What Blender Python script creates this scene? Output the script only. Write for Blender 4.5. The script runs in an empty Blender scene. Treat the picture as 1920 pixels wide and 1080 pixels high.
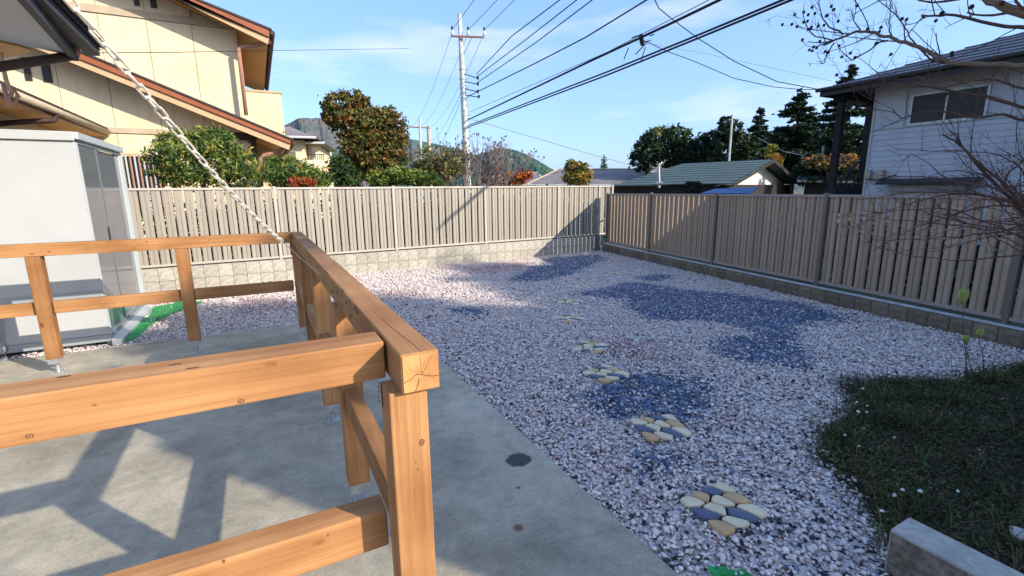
import bpy, bmesh, math, random
import numpy as np
from mathutils import Vector, Matrix
random.seed(7); rng = np.random.default_rng(7)
S = bpy.context.scene
COL = S.collection
R = math.radians

# ---------------- camera ----------------
cd = bpy.data.cameras.new("camera"); cam = bpy.data.objects.new("camera", cd); COL.objects.link(cam)
cd.sensor_width = 36.0; cd.lens = 36.0 * 896.15 / 1920.0
cd.clip_start = 0.05; cd.clip_end = 6000
cam.matrix_world = Matrix(((0.88574, 0.10199, -0.45284, 0), (-0.46406, 0.17184, -0.86898, 0), (-0.01081, 0.97983, 0.19954, 1.55), (0, 0, 0, 1)))
S.camera = cam

# ---------------- light ----------------
SUN = Vector((0.72, -1.0, 0.60)).normalized()
EL = math.asin(SUN.z); AZ = math.atan2(SUN.x, SUN.y)
w = bpy.data.worlds.new("World"); S.world = w; w.use_nodes = True
nt = w.node_tree; nt.nodes.clear()
out = nt.nodes.new("ShaderNodeOutputWorld"); bg = nt.nodes.new("ShaderNodeBackground")
sky = nt.nodes.new("ShaderNodeTexSky"); sky.sky_type = 'NISHITA'; sky.sun_disc = False
sky.sun_elevation = EL; sky.sun_rotation = AZ; sky.air_density = 1.0; sky.dust_density = 1.6; sky.ozone_density = 3.0
bg.inputs[1].default_value = 0.15
# thin wispy clouds low in the sky
tc = nt.nodes.new("ShaderNodeTexCoord"); mp = nt.nodes.new("ShaderNodeMapping"); mp.inputs["Scale"].default_value = (1.0, 1.0, 5.5)
nz = nt.nodes.new("ShaderNodeTexNoise"); nz.inputs["Scale"].default_value = 2.6; nz.inputs["Detail"].default_value = 7; nz.inputs["Roughness"].default_value = 0.55
mp.inputs["Location"].default_value = (3.1, 0.4, 0.6)
rp = nt.nodes.new("ShaderNodeValToRGB"); rp.color_ramp.elements[0].position = 0.53; rp.color_ramp.elements[1].position = 0.86
rp.color_ramp.elements[1].color = (0.55, 0.55, 0.55, 1)
mx = nt.nodes.new("ShaderNodeMix"); mx.data_type = 'RGBA'
mx.inputs[7].default_value = (2.9, 2.7, 2.95, 1)
L = nt.links.new
L(tc.outputs["Generated"], mp.inputs[0]); L(mp.outputs[0], nz.inputs["Vector"]); L(nz.outputs[0], rp.inputs[0])
# clear autumn air: the physical sky pulled half way towards one even blue
ev = nt.nodes.new("ShaderNodeMix"); ev.data_type = 'RGBA'; ev.inputs[0].default_value = 0.68; ev.inputs[7].default_value = (0.50, 0.94, 2.0, 1)
L(sky.outputs[0], ev.inputs[6])
L(rp.outputs[0], mx.inputs[0]); L(ev.outputs[2], mx.inputs[6]); L(mx.outputs[2], bg.inputs[0]); L(bg.outputs[0], out.inputs[0])
sd = bpy.data.lights.new("sun", 'SUN'); sd.energy = 2.1; sd.angle = R(0.6); sd.color = (1.0, 0.90, 0.76)
so = bpy.data.objects.new("sun", sd); COL.objects.link(so); so.rotation_euler = SUN.to_track_quat('Z', 'Y').to_euler()
so.location = (8, -8, 12)
vs = S.view_settings
vs.view_transform = 'Standard'; vs.look = 'None'; vs.gamma = 1; vs.use_curve_mapping = False; vs.exposure = 1.72

# ---------------- materials ----------------
def new_mat(name):
    m = bpy.data.materials.new(name); m.use_nodes = True
    n = m.node_tree.nodes; b = n["Principled BSDF"]
    return m, n, m.node_tree.links.new, b
def mat(name, col, rough=0.8, var=0.15, scale=6.0, bump=0.0, bscale=40.0, metal=0.0, spec=0.3, stain=None, stscale=1.5, vec=None):
    """noise-varied procedural material; stain = second colour that blotches through"""
    m, n, l, b = new_mat(name)
    b.inputs["Roughness"].default_value = rough; b.inputs["Metallic"].default_value = metal
    b.inputs["Specular IOR Level"].default_value = spec
    t = n.new("ShaderNodeTexCoord"); q = n.new("ShaderNodeTexNoise"); q.inputs["Scale"].default_value = scale; q.inputs["Detail"].default_value = 6
    src = t.outputs["Object"]
    if vec:
        mpn = n.new("ShaderNodeMapping"); mpn.inputs["Scale"].default_value = vec; l(src, mpn.inputs[0]); src = mpn.outputs[0]
    l(src, q.inputs["Vector"])
    r = n.new("ShaderNodeValToRGB"); r.color_ramp.elements[0].position = 0.3; r.color_ramp.elements[1].position = 0.7
    c = list(col[:3])
    r.color_ramp.elements[0].color = [x * (1 - var) for x in c] + [1]; r.color_ramp.elements[1].color = [min(1, x * (1 + var)) for x in c] + [1]
    l(q.outputs[0], r.inputs[0]); colout = r.outputs[0]
    if stain:
        q2 = n.new("ShaderNodeTexNoise"); q2.inputs["Scale"].default_value = stscale; q2.inputs["Detail"].default_value = 8; q2.inputs["Roughness"].default_value = 0.65; l(src, q2.inputs["Vector"])
        r2 = n.new("ShaderNodeValToRGB"); r2.color_ramp.elements[0].position = 0.48; r2.color_ramp.elements[1].position = 0.68
        x = n.new("ShaderNodeMix"); x.data_type = 'RGBA'; x.inputs[7].default_value = list(stain[:3]) + [1]
        l(q2.outputs[0], r2.inputs[0]); l(r2.outputs[0], x.inputs[0]); l(colout, x.inputs[6]); colout = x.outputs[2]
    l(colout, b.inputs["Base Color"])
    if bump:
        q3 = n.new("ShaderNodeTexNoise"); q3.inputs["Scale"].default_value = bscale; q3.inputs["Detail"].default_value = 5; l(src, q3.inputs["Vector"])
        bp = n.new("ShaderNodeBump"); bp.inputs["Strength"].default_value = bump; bp.inputs["Distance"].default_value = 0.01
        l(q3.outputs[0], bp.inputs["Height"]); l(bp.outputs[0], b.inputs["Normal"])
    return m
def rand_tint(m, lo=0.85, hi=1.12):
    """small brightness difference from object to object"""
    n = m.node_tree.nodes; l = m.node_tree.links.new; b = n["Principled BSDF"]
    src = b.inputs["Base Color"].links[0].from_socket
    oi = n.new("ShaderNodeObjectInfo"); mr = n.new("ShaderNodeMapRange"); mr.inputs[3].default_value = lo; mr.inputs[4].default_value = hi
    hv = n.new("ShaderNodeHueSaturation"); l(oi.outputs["Random"], mr.inputs[0]); l(mr.outputs[0], hv.inputs["Value"]); l(src, hv.inputs["Color"]); l(hv.outputs[0], b.inputs["Base Color"])
    return m
def wood(name, axis, base=(0.49, 0.255, 0.105), dark=(0.27, 0.115, 0.04)):
    """timber: growth-ring grain drawn out along one axis, with knots"""
    m, n, l, b = new_mat(name)
    t = n.new("ShaderNodeTexCoord"); oi = n.new("ShaderNodeObjectInfo")
    add = n.new("ShaderNodeVectorMath"); add.operation = 'ADD'
    sc = n.new("ShaderNodeVectorMath"); sc.operation = 'SCALE'; sc.inputs[0].default_value = (7, 5, 9)
    l(oi.outputs["Random"], sc.inputs["Scale"]); l(t.outputs["Object"], add.inputs[0]); l(sc.outputs[0], add.inputs[1])
    mpn = n.new("ShaderNodeMapping"); s = [34, 34, 34]; s[axis] = 1.0; mpn.inputs["Scale"].default_value = s
    l(add.outputs[0], mpn.inputs[0])
    q = n.new("ShaderNodeTexNoise"); q.inputs["Scale"].default_value = 1.0; q.inputs["Detail"].default_value = 5; q.inputs["Distortion"].default_value = 0.6; l(mpn.outputs[0], q.inputs["Vector"])
    mpf = n.new("ShaderNodeMapping"); sf = [260, 260, 260]; sf[axis] = 4; mpf.inputs["Scale"].default_value = sf; l(add.outputs[0], mpf.inputs[0])
    qf = n.new("ShaderNodeTexNoise"); qf.inputs["Scale"].default_value = 1.0; qf.inputs["Detail"].default_value = 3; l(mpf.outputs[0], qf.inputs["Vector"])
    r = n.new("ShaderNodeValToRGB"); e = r.color_ramp.elements; e[0].position = 0.33; e[1].position = 0.62
    e[0].color = [a * 0.55 + c * 0.45 for a, c in zip(dark, base)] + [1]; e[1].color = list(base) + [1]
    l(q.outputs[0], r.inputs[0])
    mxf = n.new("ShaderNodeMix"); mxf.data_type = 'RGBA'; mxf.blend_type = 'MULTIPLY'; mxf.inputs[0].default_value = 0.28
    rf = n.new("ShaderNodeValToRGB"); rf.color_ramp.elements[0].position = 0.3; rf.color_ramp.elements[0].color = (0.45, 0.4, 0.35, 1); rf.color_ramp.elements[1].position = 0.55
    l(qf.outputs[0], rf.inputs[0]); l(r.outputs[0], mxf.inputs[6]); l(rf.outputs[0], mxf.inputs[7])
    # knots
    mk = n.new("ShaderNodeMapping"); sk = [5.5, 5.5, 5.5]; sk[axis] = 2.9; mk.inputs["Scale"].default_value = sk; l(add.outputs[0], mk.inputs[0])
    v = n.new("ShaderNodeTexVoronoi"); v.inputs["Scale"].default_value = 1.0; qk = n.new("ShaderNodeTexNoise"); qk.inputs["Scale"].default_value = 3.5; l(mk.outputs[0], qk.inputs["Vector"])
    vk = n.new("ShaderNodeVectorMath"); vk.operation = 'MULTIPLY_ADD'; vk.inputs[1].default_value = (.16, .16, .16); l(qk.outputs["Color"], vk.inputs[0]); l(mk.outputs[0], vk.inputs[2]); l(vk.outputs[0], v.inputs["Vector"])
    rk = n.new("ShaderNodeValToRGB"); ek = rk.color_ramp.elements; ek[0].position = 0.022; ek[0].color = (0.16, 0.07, 0.03, 1); ek[1].position = 0.085; ek[1].color = (1, 1, 1, 1)
    e2 = ek.new(0.034); e2.color = (0.6, 0.42, 0.28, 1); e3 = ek.new(0.05); e3.color = (0.42, 0.28, 0.18, 1)
    l(v.outputs["Distance"], rk.inputs[0])
    mx2 = n.new("ShaderNodeMix"); mx2.data_type = 'RGBA'; mx2.blend_type = 'MULTIPLY'; mx2.inputs[0].default_value = 0.9
    l(mxf.outputs[2], mx2.inputs[6]); l(rk.outputs[0], mx2.inputs[7])
    # broad darker weathering patches
    qb = n.new("ShaderNodeTexNoise"); qb.inputs["Scale"].default_value = 2.5; qb.inputs["Detail"].default_value = 4; l(add.outputs[0], qb.inputs["Vector"])
    rb = n.new("ShaderNodeValToRGB"); rb.color_ramp.elements[0].position = 0.35; rb.color_ramp.elements[0].color = (0.62, 0.53, 0.46, 1); rb.color_ramp.elements[1].position = 0.62
    mx3 = n.new("ShaderNodeMix"); mx3.data_type = 'RGBA'; mx3.blend_type = 'MULTIPLY'; mx3.inputs[0].default_value = 0.8
    l(qb.outputs[0], rb.inputs[0]); l(mx2.outputs[2], mx3.inputs[6]); l(rb.outputs[0], mx3.inputs[7])
    mrr = n.new("ShaderNodeMapRange"); mrr.inputs[3].default_value = 0.80; mrr.inputs[4].default_value = 1.06; hvr = n.new("ShaderNodeHueSaturation"); l(oi.outputs["Random"], mrr.inputs[0]); l(mrr.outputs[0], hvr.inputs["Value"])
    l(mx3.outputs[2], hvr.inputs["Color"]); l(hvr.outputs[0], b.inputs["Base Color"])
    b.inputs["Roughness"].default_value = 0.68; b.inputs["Specular IOR Level"].default_value = 0.2
    bp = n.new("ShaderNodeBump"); bp.inputs["Strength"].default_value = 0.25; bp.inputs["Distance"].default_value = 0.002; l(qf.outputs[0], bp.inputs["Height"]); l(bp.outputs[0], b.inputs["Normal"])
    return m
def leaf_mat(name, col, var=0.35, trans=0.25):
    m = mat(name, col, 0.6, var, 3.0, spec=0.25)
    m.node_tree.nodes["Principled BSDF"].inputs["Subsurface Weight"].default_value = 0.0
    n = m.node_tree.nodes; l = m.node_tree.links.new
    tr = n.new("ShaderNodeBsdfTranslucent"); ms = n.new("ShaderNodeMixShader"); ms.inputs[0].default_value = trans
    b = n["Principled BSDF"]; o = n["Material Output"]
    l(b.inputs["Base Color"].links[0].from_socket, tr.inputs[0]); l(b.outputs[0], ms.inputs[1]); l(tr.outputs[0], ms.inputs[2]); l(ms.outputs[0], o.inputs[0])
    return m
M = dict(
    wx=wood("timber_along_x", 0), wy=wood("timber_along_y", 1), wz=wood("timber_upright", 2),
    wend=mat("timber_end_grain", (0.50, 0.25, 0.09), 0.7, 0.25, 14, 0.2, 60, stain=(0.36, 0.15, 0.05), stscale=9),
    knot=mat("knot_heart", (0.13, 0.055, 0.025), 0.8, 0.3, 60), knotr=mat("knot_ring", (0.33, 0.17, 0.07), 0.7, 0.25, 60),
    crack=mat("timber_check", (0.17, 0.08, 0.035), 0.9),
    galv=mat("galvanised_steel", (0.45, 0.46, 0.47), 0.42, 0.2, 40, metal=0.7, spec=0.5),
    hole=mat("bolt_hole", (0.02, 0.02, 0.02), 0.9),
    slat=rand_tint(mat("fence_slat_aluminium", (0.36, 0.32, 0.262), 0.5, 0.06, 3, metal=0.1, spec=0.4, stain=(0.31, 0.27, 0.22), stscale=5, vec=(1, 1, .25)), 0.88, 1.06),
    slatd=rand_tint(mat("side_fence_slat_shaded", (0.37, 0.275, 0.195), 0.5, 0.06, 3, metal=0.1, spec=0.4, stain=(0.30, 0.225, 0.16), stscale=5, vec=(1, 1, .25)), 0.88, 1.08), raild=mat("side_fence_rail_shaded", (0.32, 0.26, 0.215), 0.5, 0.05, 3),  # same product as the back fence, its shaded look put into a darker brown
    rail=mat("fence_rail_aluminium", (0.46, 0.42, 0.355), 0.45, 0.05, 3, metal=0.1, spec=0.4),
    post=mat("fence_post_aluminium", (0.16, 0.13, 0.11), 0.45, 0.06, 3, metal=0.1, spec=0.4),
    block=rand_tint(mat("split_face_block", (0.40, 0.375, 0.31), 0.95, 0.22, 18, 0.6, 60, stain=(0.25, 0.235, 0.19), stscale=3), 0.86, 1.1),
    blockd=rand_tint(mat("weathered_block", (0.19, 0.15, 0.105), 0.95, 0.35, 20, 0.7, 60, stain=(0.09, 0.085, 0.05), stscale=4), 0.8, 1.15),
    mortar=mat("mortar", (0.17, 0.16, 0.14), 0.95, 0.2, 20, 0.3),
    paleslab=mat("wall_cap_mortar", (0.46, 0.50, 0.50), 0.8, 0.2, 8),
    shed=mat("shed_panel_white", (0.43, 0.445, 0.44), 0.35, 0.04, 2.0, stain=(0.40, 0.41, 0.415), stscale=2.2),
    shedg=mat("shed_frame_grey", (0.34, 0.37, 0.38), 0.4, 0.06, 4, metal=0.2),
    shedl=mat("shed_frame_light", (0.48, 0.52, 0.52), 0.35, 0.05, 4, metal=0.2),
    dark=mat("dark_gap", (0.03, 0.03, 0.03), 0.9),
    chain=mat("pale_painted_chain", (0.70, 0.65, 0.54), 0.45, 0.25, 60, metal=0.1, spec=0.5),
    cream=mat("cream_render_panel", (0.66, 0.55, 0.37), 0.85, 0.04, 1.5, 0.1, 60, stain=(0.56, 0.46, 0.30), stscale=1.3, vec=(2.2, 2.2, .6)),
    bandm=mat("beige_trim_band", (0.42, 0.34, 0.24), 0.7, 0.1, 4),
    fascia=mat("rust_brown_fascia", (0.27, 0.085, 0.035), 0.5, 0.12, 3),
    fascia2=mat("tan_bargeboard", (0.50, 0.33, 0.19), 0.6, 0.1, 3),
    soff=mat("orange_timber_soffit", (0.50, 0.26, 0.085), 0.6, 0.12, 5, vec=(1, 8, 1)),
    tile=mat("dark_roof_tile", (0.04, 0.034, 0.034), 0.6, 0.3, 12),
    brown=mat("brown_timber_post", (0.055, 0.032, 0.027), 0.6, 0.15, 8),
    pipe=mat("brown_downpipe", (0.36, 0.19, 0.14), 0.4, 0.08, 8),
    white=mat("white_soffit_sheet", (0.50, 0.50, 0.49), 0.7, 0.05, 2),
    siding=mat("white_weatherboard", (0.50, 0.51, 0.54), 0.6, 0.05, 3, stain=(0.43, 0.44, 0.46), stscale=1.3),
    groof=mat("green_metal_roof", (0.062, 0.092, 0.074), 0.6, 0.1, 2, stain=(0.05, 0.072, 0.06), stscale=0.6, spec=0.4),
    sroof=mat("slate_grey_roof", (0.07, 0.08, 0.10), 0.5, 0.12, 2),
    broof=mat("grey_brown_roof", (0.21, 0.18, 0.165), 0.7, 0.25, 0.6, stain=(0.13, 0.115, 0.11), stscale=0.5),
    darkwall=mat("dark_stained_wall", (0.018, 0.016, 0.016), 0.7, 0.2, 3),
    tarp=mat("blue_tarpaulin", (0.04, 0.11, 0.26), 0.4, 0.1, 3),
    conc=None, pole=mat("pale_concrete_pole", (0.50, 0.52, 0.48), 0.85, 0.18, 2.5, stain=(0.30, 0.32, 0.28), stscale=3),
    wire=mat("black_cable", (0.012, 0.012, 0.014), 0.6), wireg=mat("grey_cable", (0.22, 0.24, 0.27), 0.6),
    ceram=mat("white_porcelain", (0.7, 0.7, 0.7), 0.25), rust=mat("rusty_steel", (0.30, 0.17, 0.11), 0.7, 0.3, 20),
    bark=mat("grey_brown_bark", (0.16, 0.11, 0.075), 0.9, 0.3, 14, 0.4), barkp=mat("smooth_pinkish_bark", (0.42, 0.28, 0.20), 0.8, 0.25, 9),
    twig=mat("dark_bare_twig", (0.075, 0.045, 0.035), 0.8, 0.3, 20), pod=mat("dry_seed_capsule", (0.03, 0.02, 0.016), 0.8),
    soil=None, stonew=None,
    greensheet=mat("green_weed_sheet", (0.02, 0.30, 0.07), 0.6, 0.2, 30, 0.3, 120),
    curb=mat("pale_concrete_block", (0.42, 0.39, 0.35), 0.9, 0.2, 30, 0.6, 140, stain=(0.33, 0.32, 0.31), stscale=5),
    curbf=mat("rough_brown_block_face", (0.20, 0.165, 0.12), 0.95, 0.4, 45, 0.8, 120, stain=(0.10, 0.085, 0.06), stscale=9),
    pebc=mat("cream_pebble", (0.70, 0.58, 0.37), 0.45, 0.12, 12), pebt=mat("tan_pebble", (0.54, 0.34, 0.16), 0.45, 0.15, 12), pebb=mat("slate_blue_pebble", (0.10, 0.115, 0.17), 0.45, 0.15, 12),
    podg=mat("yellow_green_pod", (0.36, 0.38, 0.09), 0.6, 0.2, 20), stalk=mat("dry_stalk", (0.10, 0.085, 0.05), 0.8, 0.3, 20),
    flower=mat("white_clover_head", (0.75, 0.76, 0.70), 0.8, 0.1, 60),
)
def glass_mat(name, col, rough=0.06):
    m = mat(name, col, rough, 0.05, 2, spec=0.9); return m
M['glass'] = glass_mat("tinted_glass", (0.035, 0.04, 0.05)); M['frost'] = glass_mat("smoked_panel", (0.14, 0.15, 0.17), 0.12)
M['pane_dark'] = mat("dark_window_pane", (0.025, 0.027, 0.03), 0.3, 0.1, 3, spec=0.25)
M['win'] = glass_mat("window_glass", (0.03, 0.035, 0.04), 0.05)
LV = dict(
    g1=leaf_mat("leaf_mid_green", (0.085, 0.15, 0.028)), g2=leaf_mat("leaf_dark_green", (0.035, 0.075, 0.022)), g3=leaf_mat("leaf_yellow_green", (0.23, 0.26, 0.045)),
    m1=leaf_mat("leaf_rust", (0.19, 0.095, 0.028)), m2=leaf_mat("leaf_ochre", (0.24, 0.165, 0.045)), m3=leaf_mat("leaf_olive", (0.12, 0.125, 0.035)),
    r1=leaf_mat("leaf_red", (0.30, 0.06, 0.028)), o1=leaf_mat("leaf_orange", (0.48, 0.14, 0.035)), y1=leaf_mat("leaf_gold", (0.42, 0.28, 0.04)),
    c1=leaf_mat("needle_dark", (0.010, 0.022, 0.010), trans=0.05), c2=leaf_mat("needle_mid", (0.022, 0.038, 0.015), trans=0.08), b1=leaf_mat("leaf_dull_brown", (0.16, 0.11, 0.075)), w1=leaf_mat("plume_grey", (0.25, 0.22, 0.22)),
    gr1=leaf_mat("grass_dark", (0.036, 0.046, 0.013)), gr2=leaf_mat("grass_green", (0.05, 0.085, 0.018)), gr3=leaf_mat("grass_straw", (0.15, 0.11, 0.05)), gr4=leaf_mat("dead_leaf", (0.065, 0.032, 0.016)))

# ---------------- object helpers ----------------
def tag(o, label=None, cat=None, group=None, kind=None):
    if label: o['label'] = label
    if cat: o['category'] = cat
    if group: o['group'] = group
    if kind: o['kind'] = kind
    return o
def empty(name, loc, label=None, cat=None, group=None):
    o = bpy.data.objects.new(name, None); COL.objects.link(o); o.location = loc; o.empty_display_size = 0.2
    return tag(o, label, cat, group)
def wloc(o):
    v = Vector(o.location)
    while o.parent: o = o.parent; v = v + Vector(o.location)
    return v
class MB:
    def __init__(s): s.v = []; s.f = []; s.mi = []; s.k = 0
    def add(s, vs, fs, mi=0):
        b = len(s.v); s.v += [tuple(map(float, q)) for q in vs]; s.f += [tuple(b + i for i in f) for f in fs]; s.mi += [mi] * len(fs); return s
    def box(s, x0, x1, y0, y1, z0, z1, mi=0):
        return s.add([(x0, y0, z0), (x1, y0, z0), (x1, y1, z0), (x0, y1, z0), (x0, y0, z1), (x1, y0, z1), (x1, y1, z1), (x0, y1, z1)],
                     [(0, 3, 2, 1), (4, 5, 6, 7), (0, 1, 5, 4), (1, 2, 6, 5), (2, 3, 7, 6), (3, 0, 4, 7)], mi)
    def obox(s, c, ax, ay, az, hx, hy, hz, mi=0):
        c = Vector(c); ax = Vector(ax) * hx; ay = Vector(ay) * hy; az = Vector(az) * hz; vs = []
        for k in (-1, 1):
            for (i, j) in ((-1, -1), (1, -1), (1, 1), (-1, 1)): vs.append(c + ax * i + ay * j + az * k)
        return s.add(vs, [(0, 3, 2, 1), (4, 5, 6, 7), (0, 1, 5, 4), (1, 2, 6, 5), (2, 3, 7, 6), (3, 0, 4, 7)], mi)
    def prism(s, poly, d, mi=0):
        """planar polygon (3D points) extruded by vector d"""
        n = len(poly); d = Vector(d); vs = [Vector(p) for p in poly] + [Vector(p) + d for p in poly]
        return s.add(vs, [tuple(range(n))[::-1], tuple(range(n, 2 * n))] + [(i, (i + 1) % n, n + (i + 1) % n, n + i) for i in range(n)], mi)
    def tube(s, pts, r, n=6, mi=0, cap=True):
        pts = [Vector(p) for p in pts]; m = len(pts); rs = r if isinstance(r, (list, tuple)) else [r] * m; vs = []; fs = []
        up = Vector((0.13, 0.31, 0.94))
        for i, p in enumerate(pts):
            t = (pts[min(i + 1, m - 1)] - pts[max(i - 1, 0)]).normalized()
            a = t.cross(up)
            if a.length < 0.05: a = t.cross(Vector((1, 0, 0)))
            a.normalize(); b = t.cross(a)
            for k in range(n):
                q = 2 * math.pi * k / n; vs.append(p + (a * math.cos(q) + b * math.sin(q)) * rs[i])
        for i in range(m - 1):
            for k in range(n): fs.append((i * n + k, i * n + (k + 1) % n, (i + 1) * n + (k + 1) % n, (i + 1) * n + k))
        if cap: fs += [tuple(range(n))[::-1], tuple((m - 1) * n + k for k in range(n))]
        return s.add(vs, fs, mi)
    def build(s, name, mats, parent=None, bevel=0, smooth=False, label=None, cat=None, group=None, kind=None):
        me = bpy.data.meshes.new(name); off = wloc(parent) if parent else Vector((0, 0, 0))
        me.from_pydata([(v[0] - off.x, v[1] - off.y, v[2] - off.z) for v in s.v], [], s.f)
        if not isinstance(mats, (list, tuple)): mats = [mats]
        for m in mats: me.materials.append(m)
        if len(mats) > 1: me.polygons.foreach_set('material_index', s.mi)
        bm = bmesh.new(); bm.from_mesh(me); bmesh.ops.recalc_face_normals(bm, faces=bm.faces)
        if bevel: bmesh.ops.bevel(bm, geom=list(bm.edges), offset=bevel, segments=2, affect='EDGES', profile=0.5)
        bm.to_mesh(me); bm.free()
        if smooth: me.polygons.foreach_set('use_smooth', [True] * len(me.polygons))
        me.update()
        o = bpy.data.objects.new(name, me); COL.objects.link(o)
        if parent: o.parent = parent
        return tag(o, label, cat, group, kind)
def np_mesh(name, V, F, mats, mi=None, parent=None, nper=4, **kw):
    """fast mesh from numpy arrays; F is (n, nper)"""
    me = bpy.data.meshes.new(name); off = wloc(parent) if parent else Vector((0, 0, 0))
    V = np.asarray(V, dtype=np.float32) - np.array(off, dtype=np.float32); F = np.asarray(F, dtype=np.int32)
    me.vertices.add(len(V)); me.vertices.foreach_set('co', V.ravel())
    me.loops.add(F.size); me.loops.foreach_set('vertex_index', F.ravel())
    me.polygons.add(len(F)); me.polygons.foreach_set('loop_start', np.arange(0, F.size, nper, dtype=np.int32)); me.polygons.foreach_set('loop_total', np.full(len(F), nper, dtype=np.int32))
    for m in mats: me.materials.append(m)
    if mi is not None: me.polygons.foreach_set('material_index', np.asarray(mi, dtype=np.int32))
    me.update(calc_edges=True)
    o = bpy.data.objects.new(name, me); COL.objects.link(o)
    if parent: o.parent = parent
    return tag(o, **kw)
def share(src, name, loc, parent, mats=None):
    """another piece that shares mesh data (loc in world)"""
    o = bpy.data.objects.new(name, src.data); COL.objects.link(o); o.parent = parent; o.location = Vector(loc) - wloc(parent); return o
def leaves(name, blobs, n, size, mats, parent, seed=0, shell=0.55, clump=0.16, npc=26, flat=0.0, weights=None, aspect=0.55, squash=1.0):
    """leaf-sized faces in clumps through ellipsoid blobs [(cx,cy,cz, rx,ry,rz)]"""
    g = np.random.default_rng(seed); B = np.array(blobs, float); vol = (B[:, 3] * B[:, 4] * B[:, 5]) ** 0.75; vol /= vol.sum()
    nc = max(3, n // npc); bi = g.choice(len(B), nc, p=vol)
    d = g.normal(size=(nc, 3)); d /= np.linalg.norm(d, axis=1)[:, None]
    r = shell + (1.06 - shell) * g.random(nc) ** 0.6
    cc = B[bi, :3] + d * B[bi, 3:] * r[:, None]
    ci = g.integers(0, nc, n); cl = clump * B[bi[ci], 3:].mean(1) * (0.6 + 0.8 * g.random(n))
    P = cc[ci] + g.normal(size=(n, 3)) * cl[:, None] * np.array([1, 1, 0.75 * squash])
    a = g.normal(size=(n, 3)); a[:, 2] *= (1 - flat); a /= np.linalg.norm(a, axis=1)[:, None]
    b = np.cross(a, g.normal(size=(n, 3))); b /= np.linalg.norm(b, axis=1)[:, None] + 1e-9
    s = size * (0.45 + 1.0 * g.random(n)); a = a * s[:, None]; b = b * (s * aspect)[:, None]
    V = np.stack([P - a, P + b * 0.9 - a * 0.1, P + a, P - b * 0.9 - a * 0.1], 1).reshape(-1, 3)
    F = np.arange(4 * n).reshape(n, 4)
    wts = np.array(weights or [1] * len(mats), float); wts /= wts.sum()
    cm = g.choice(len(mats), nc, p=wts); mi = np.where(g.random(n) < 0.9, cm[ci], g.choice(len(mats), n, p=wts))
    return np_mesh(name, V, F, mats, mi, parent)


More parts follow.
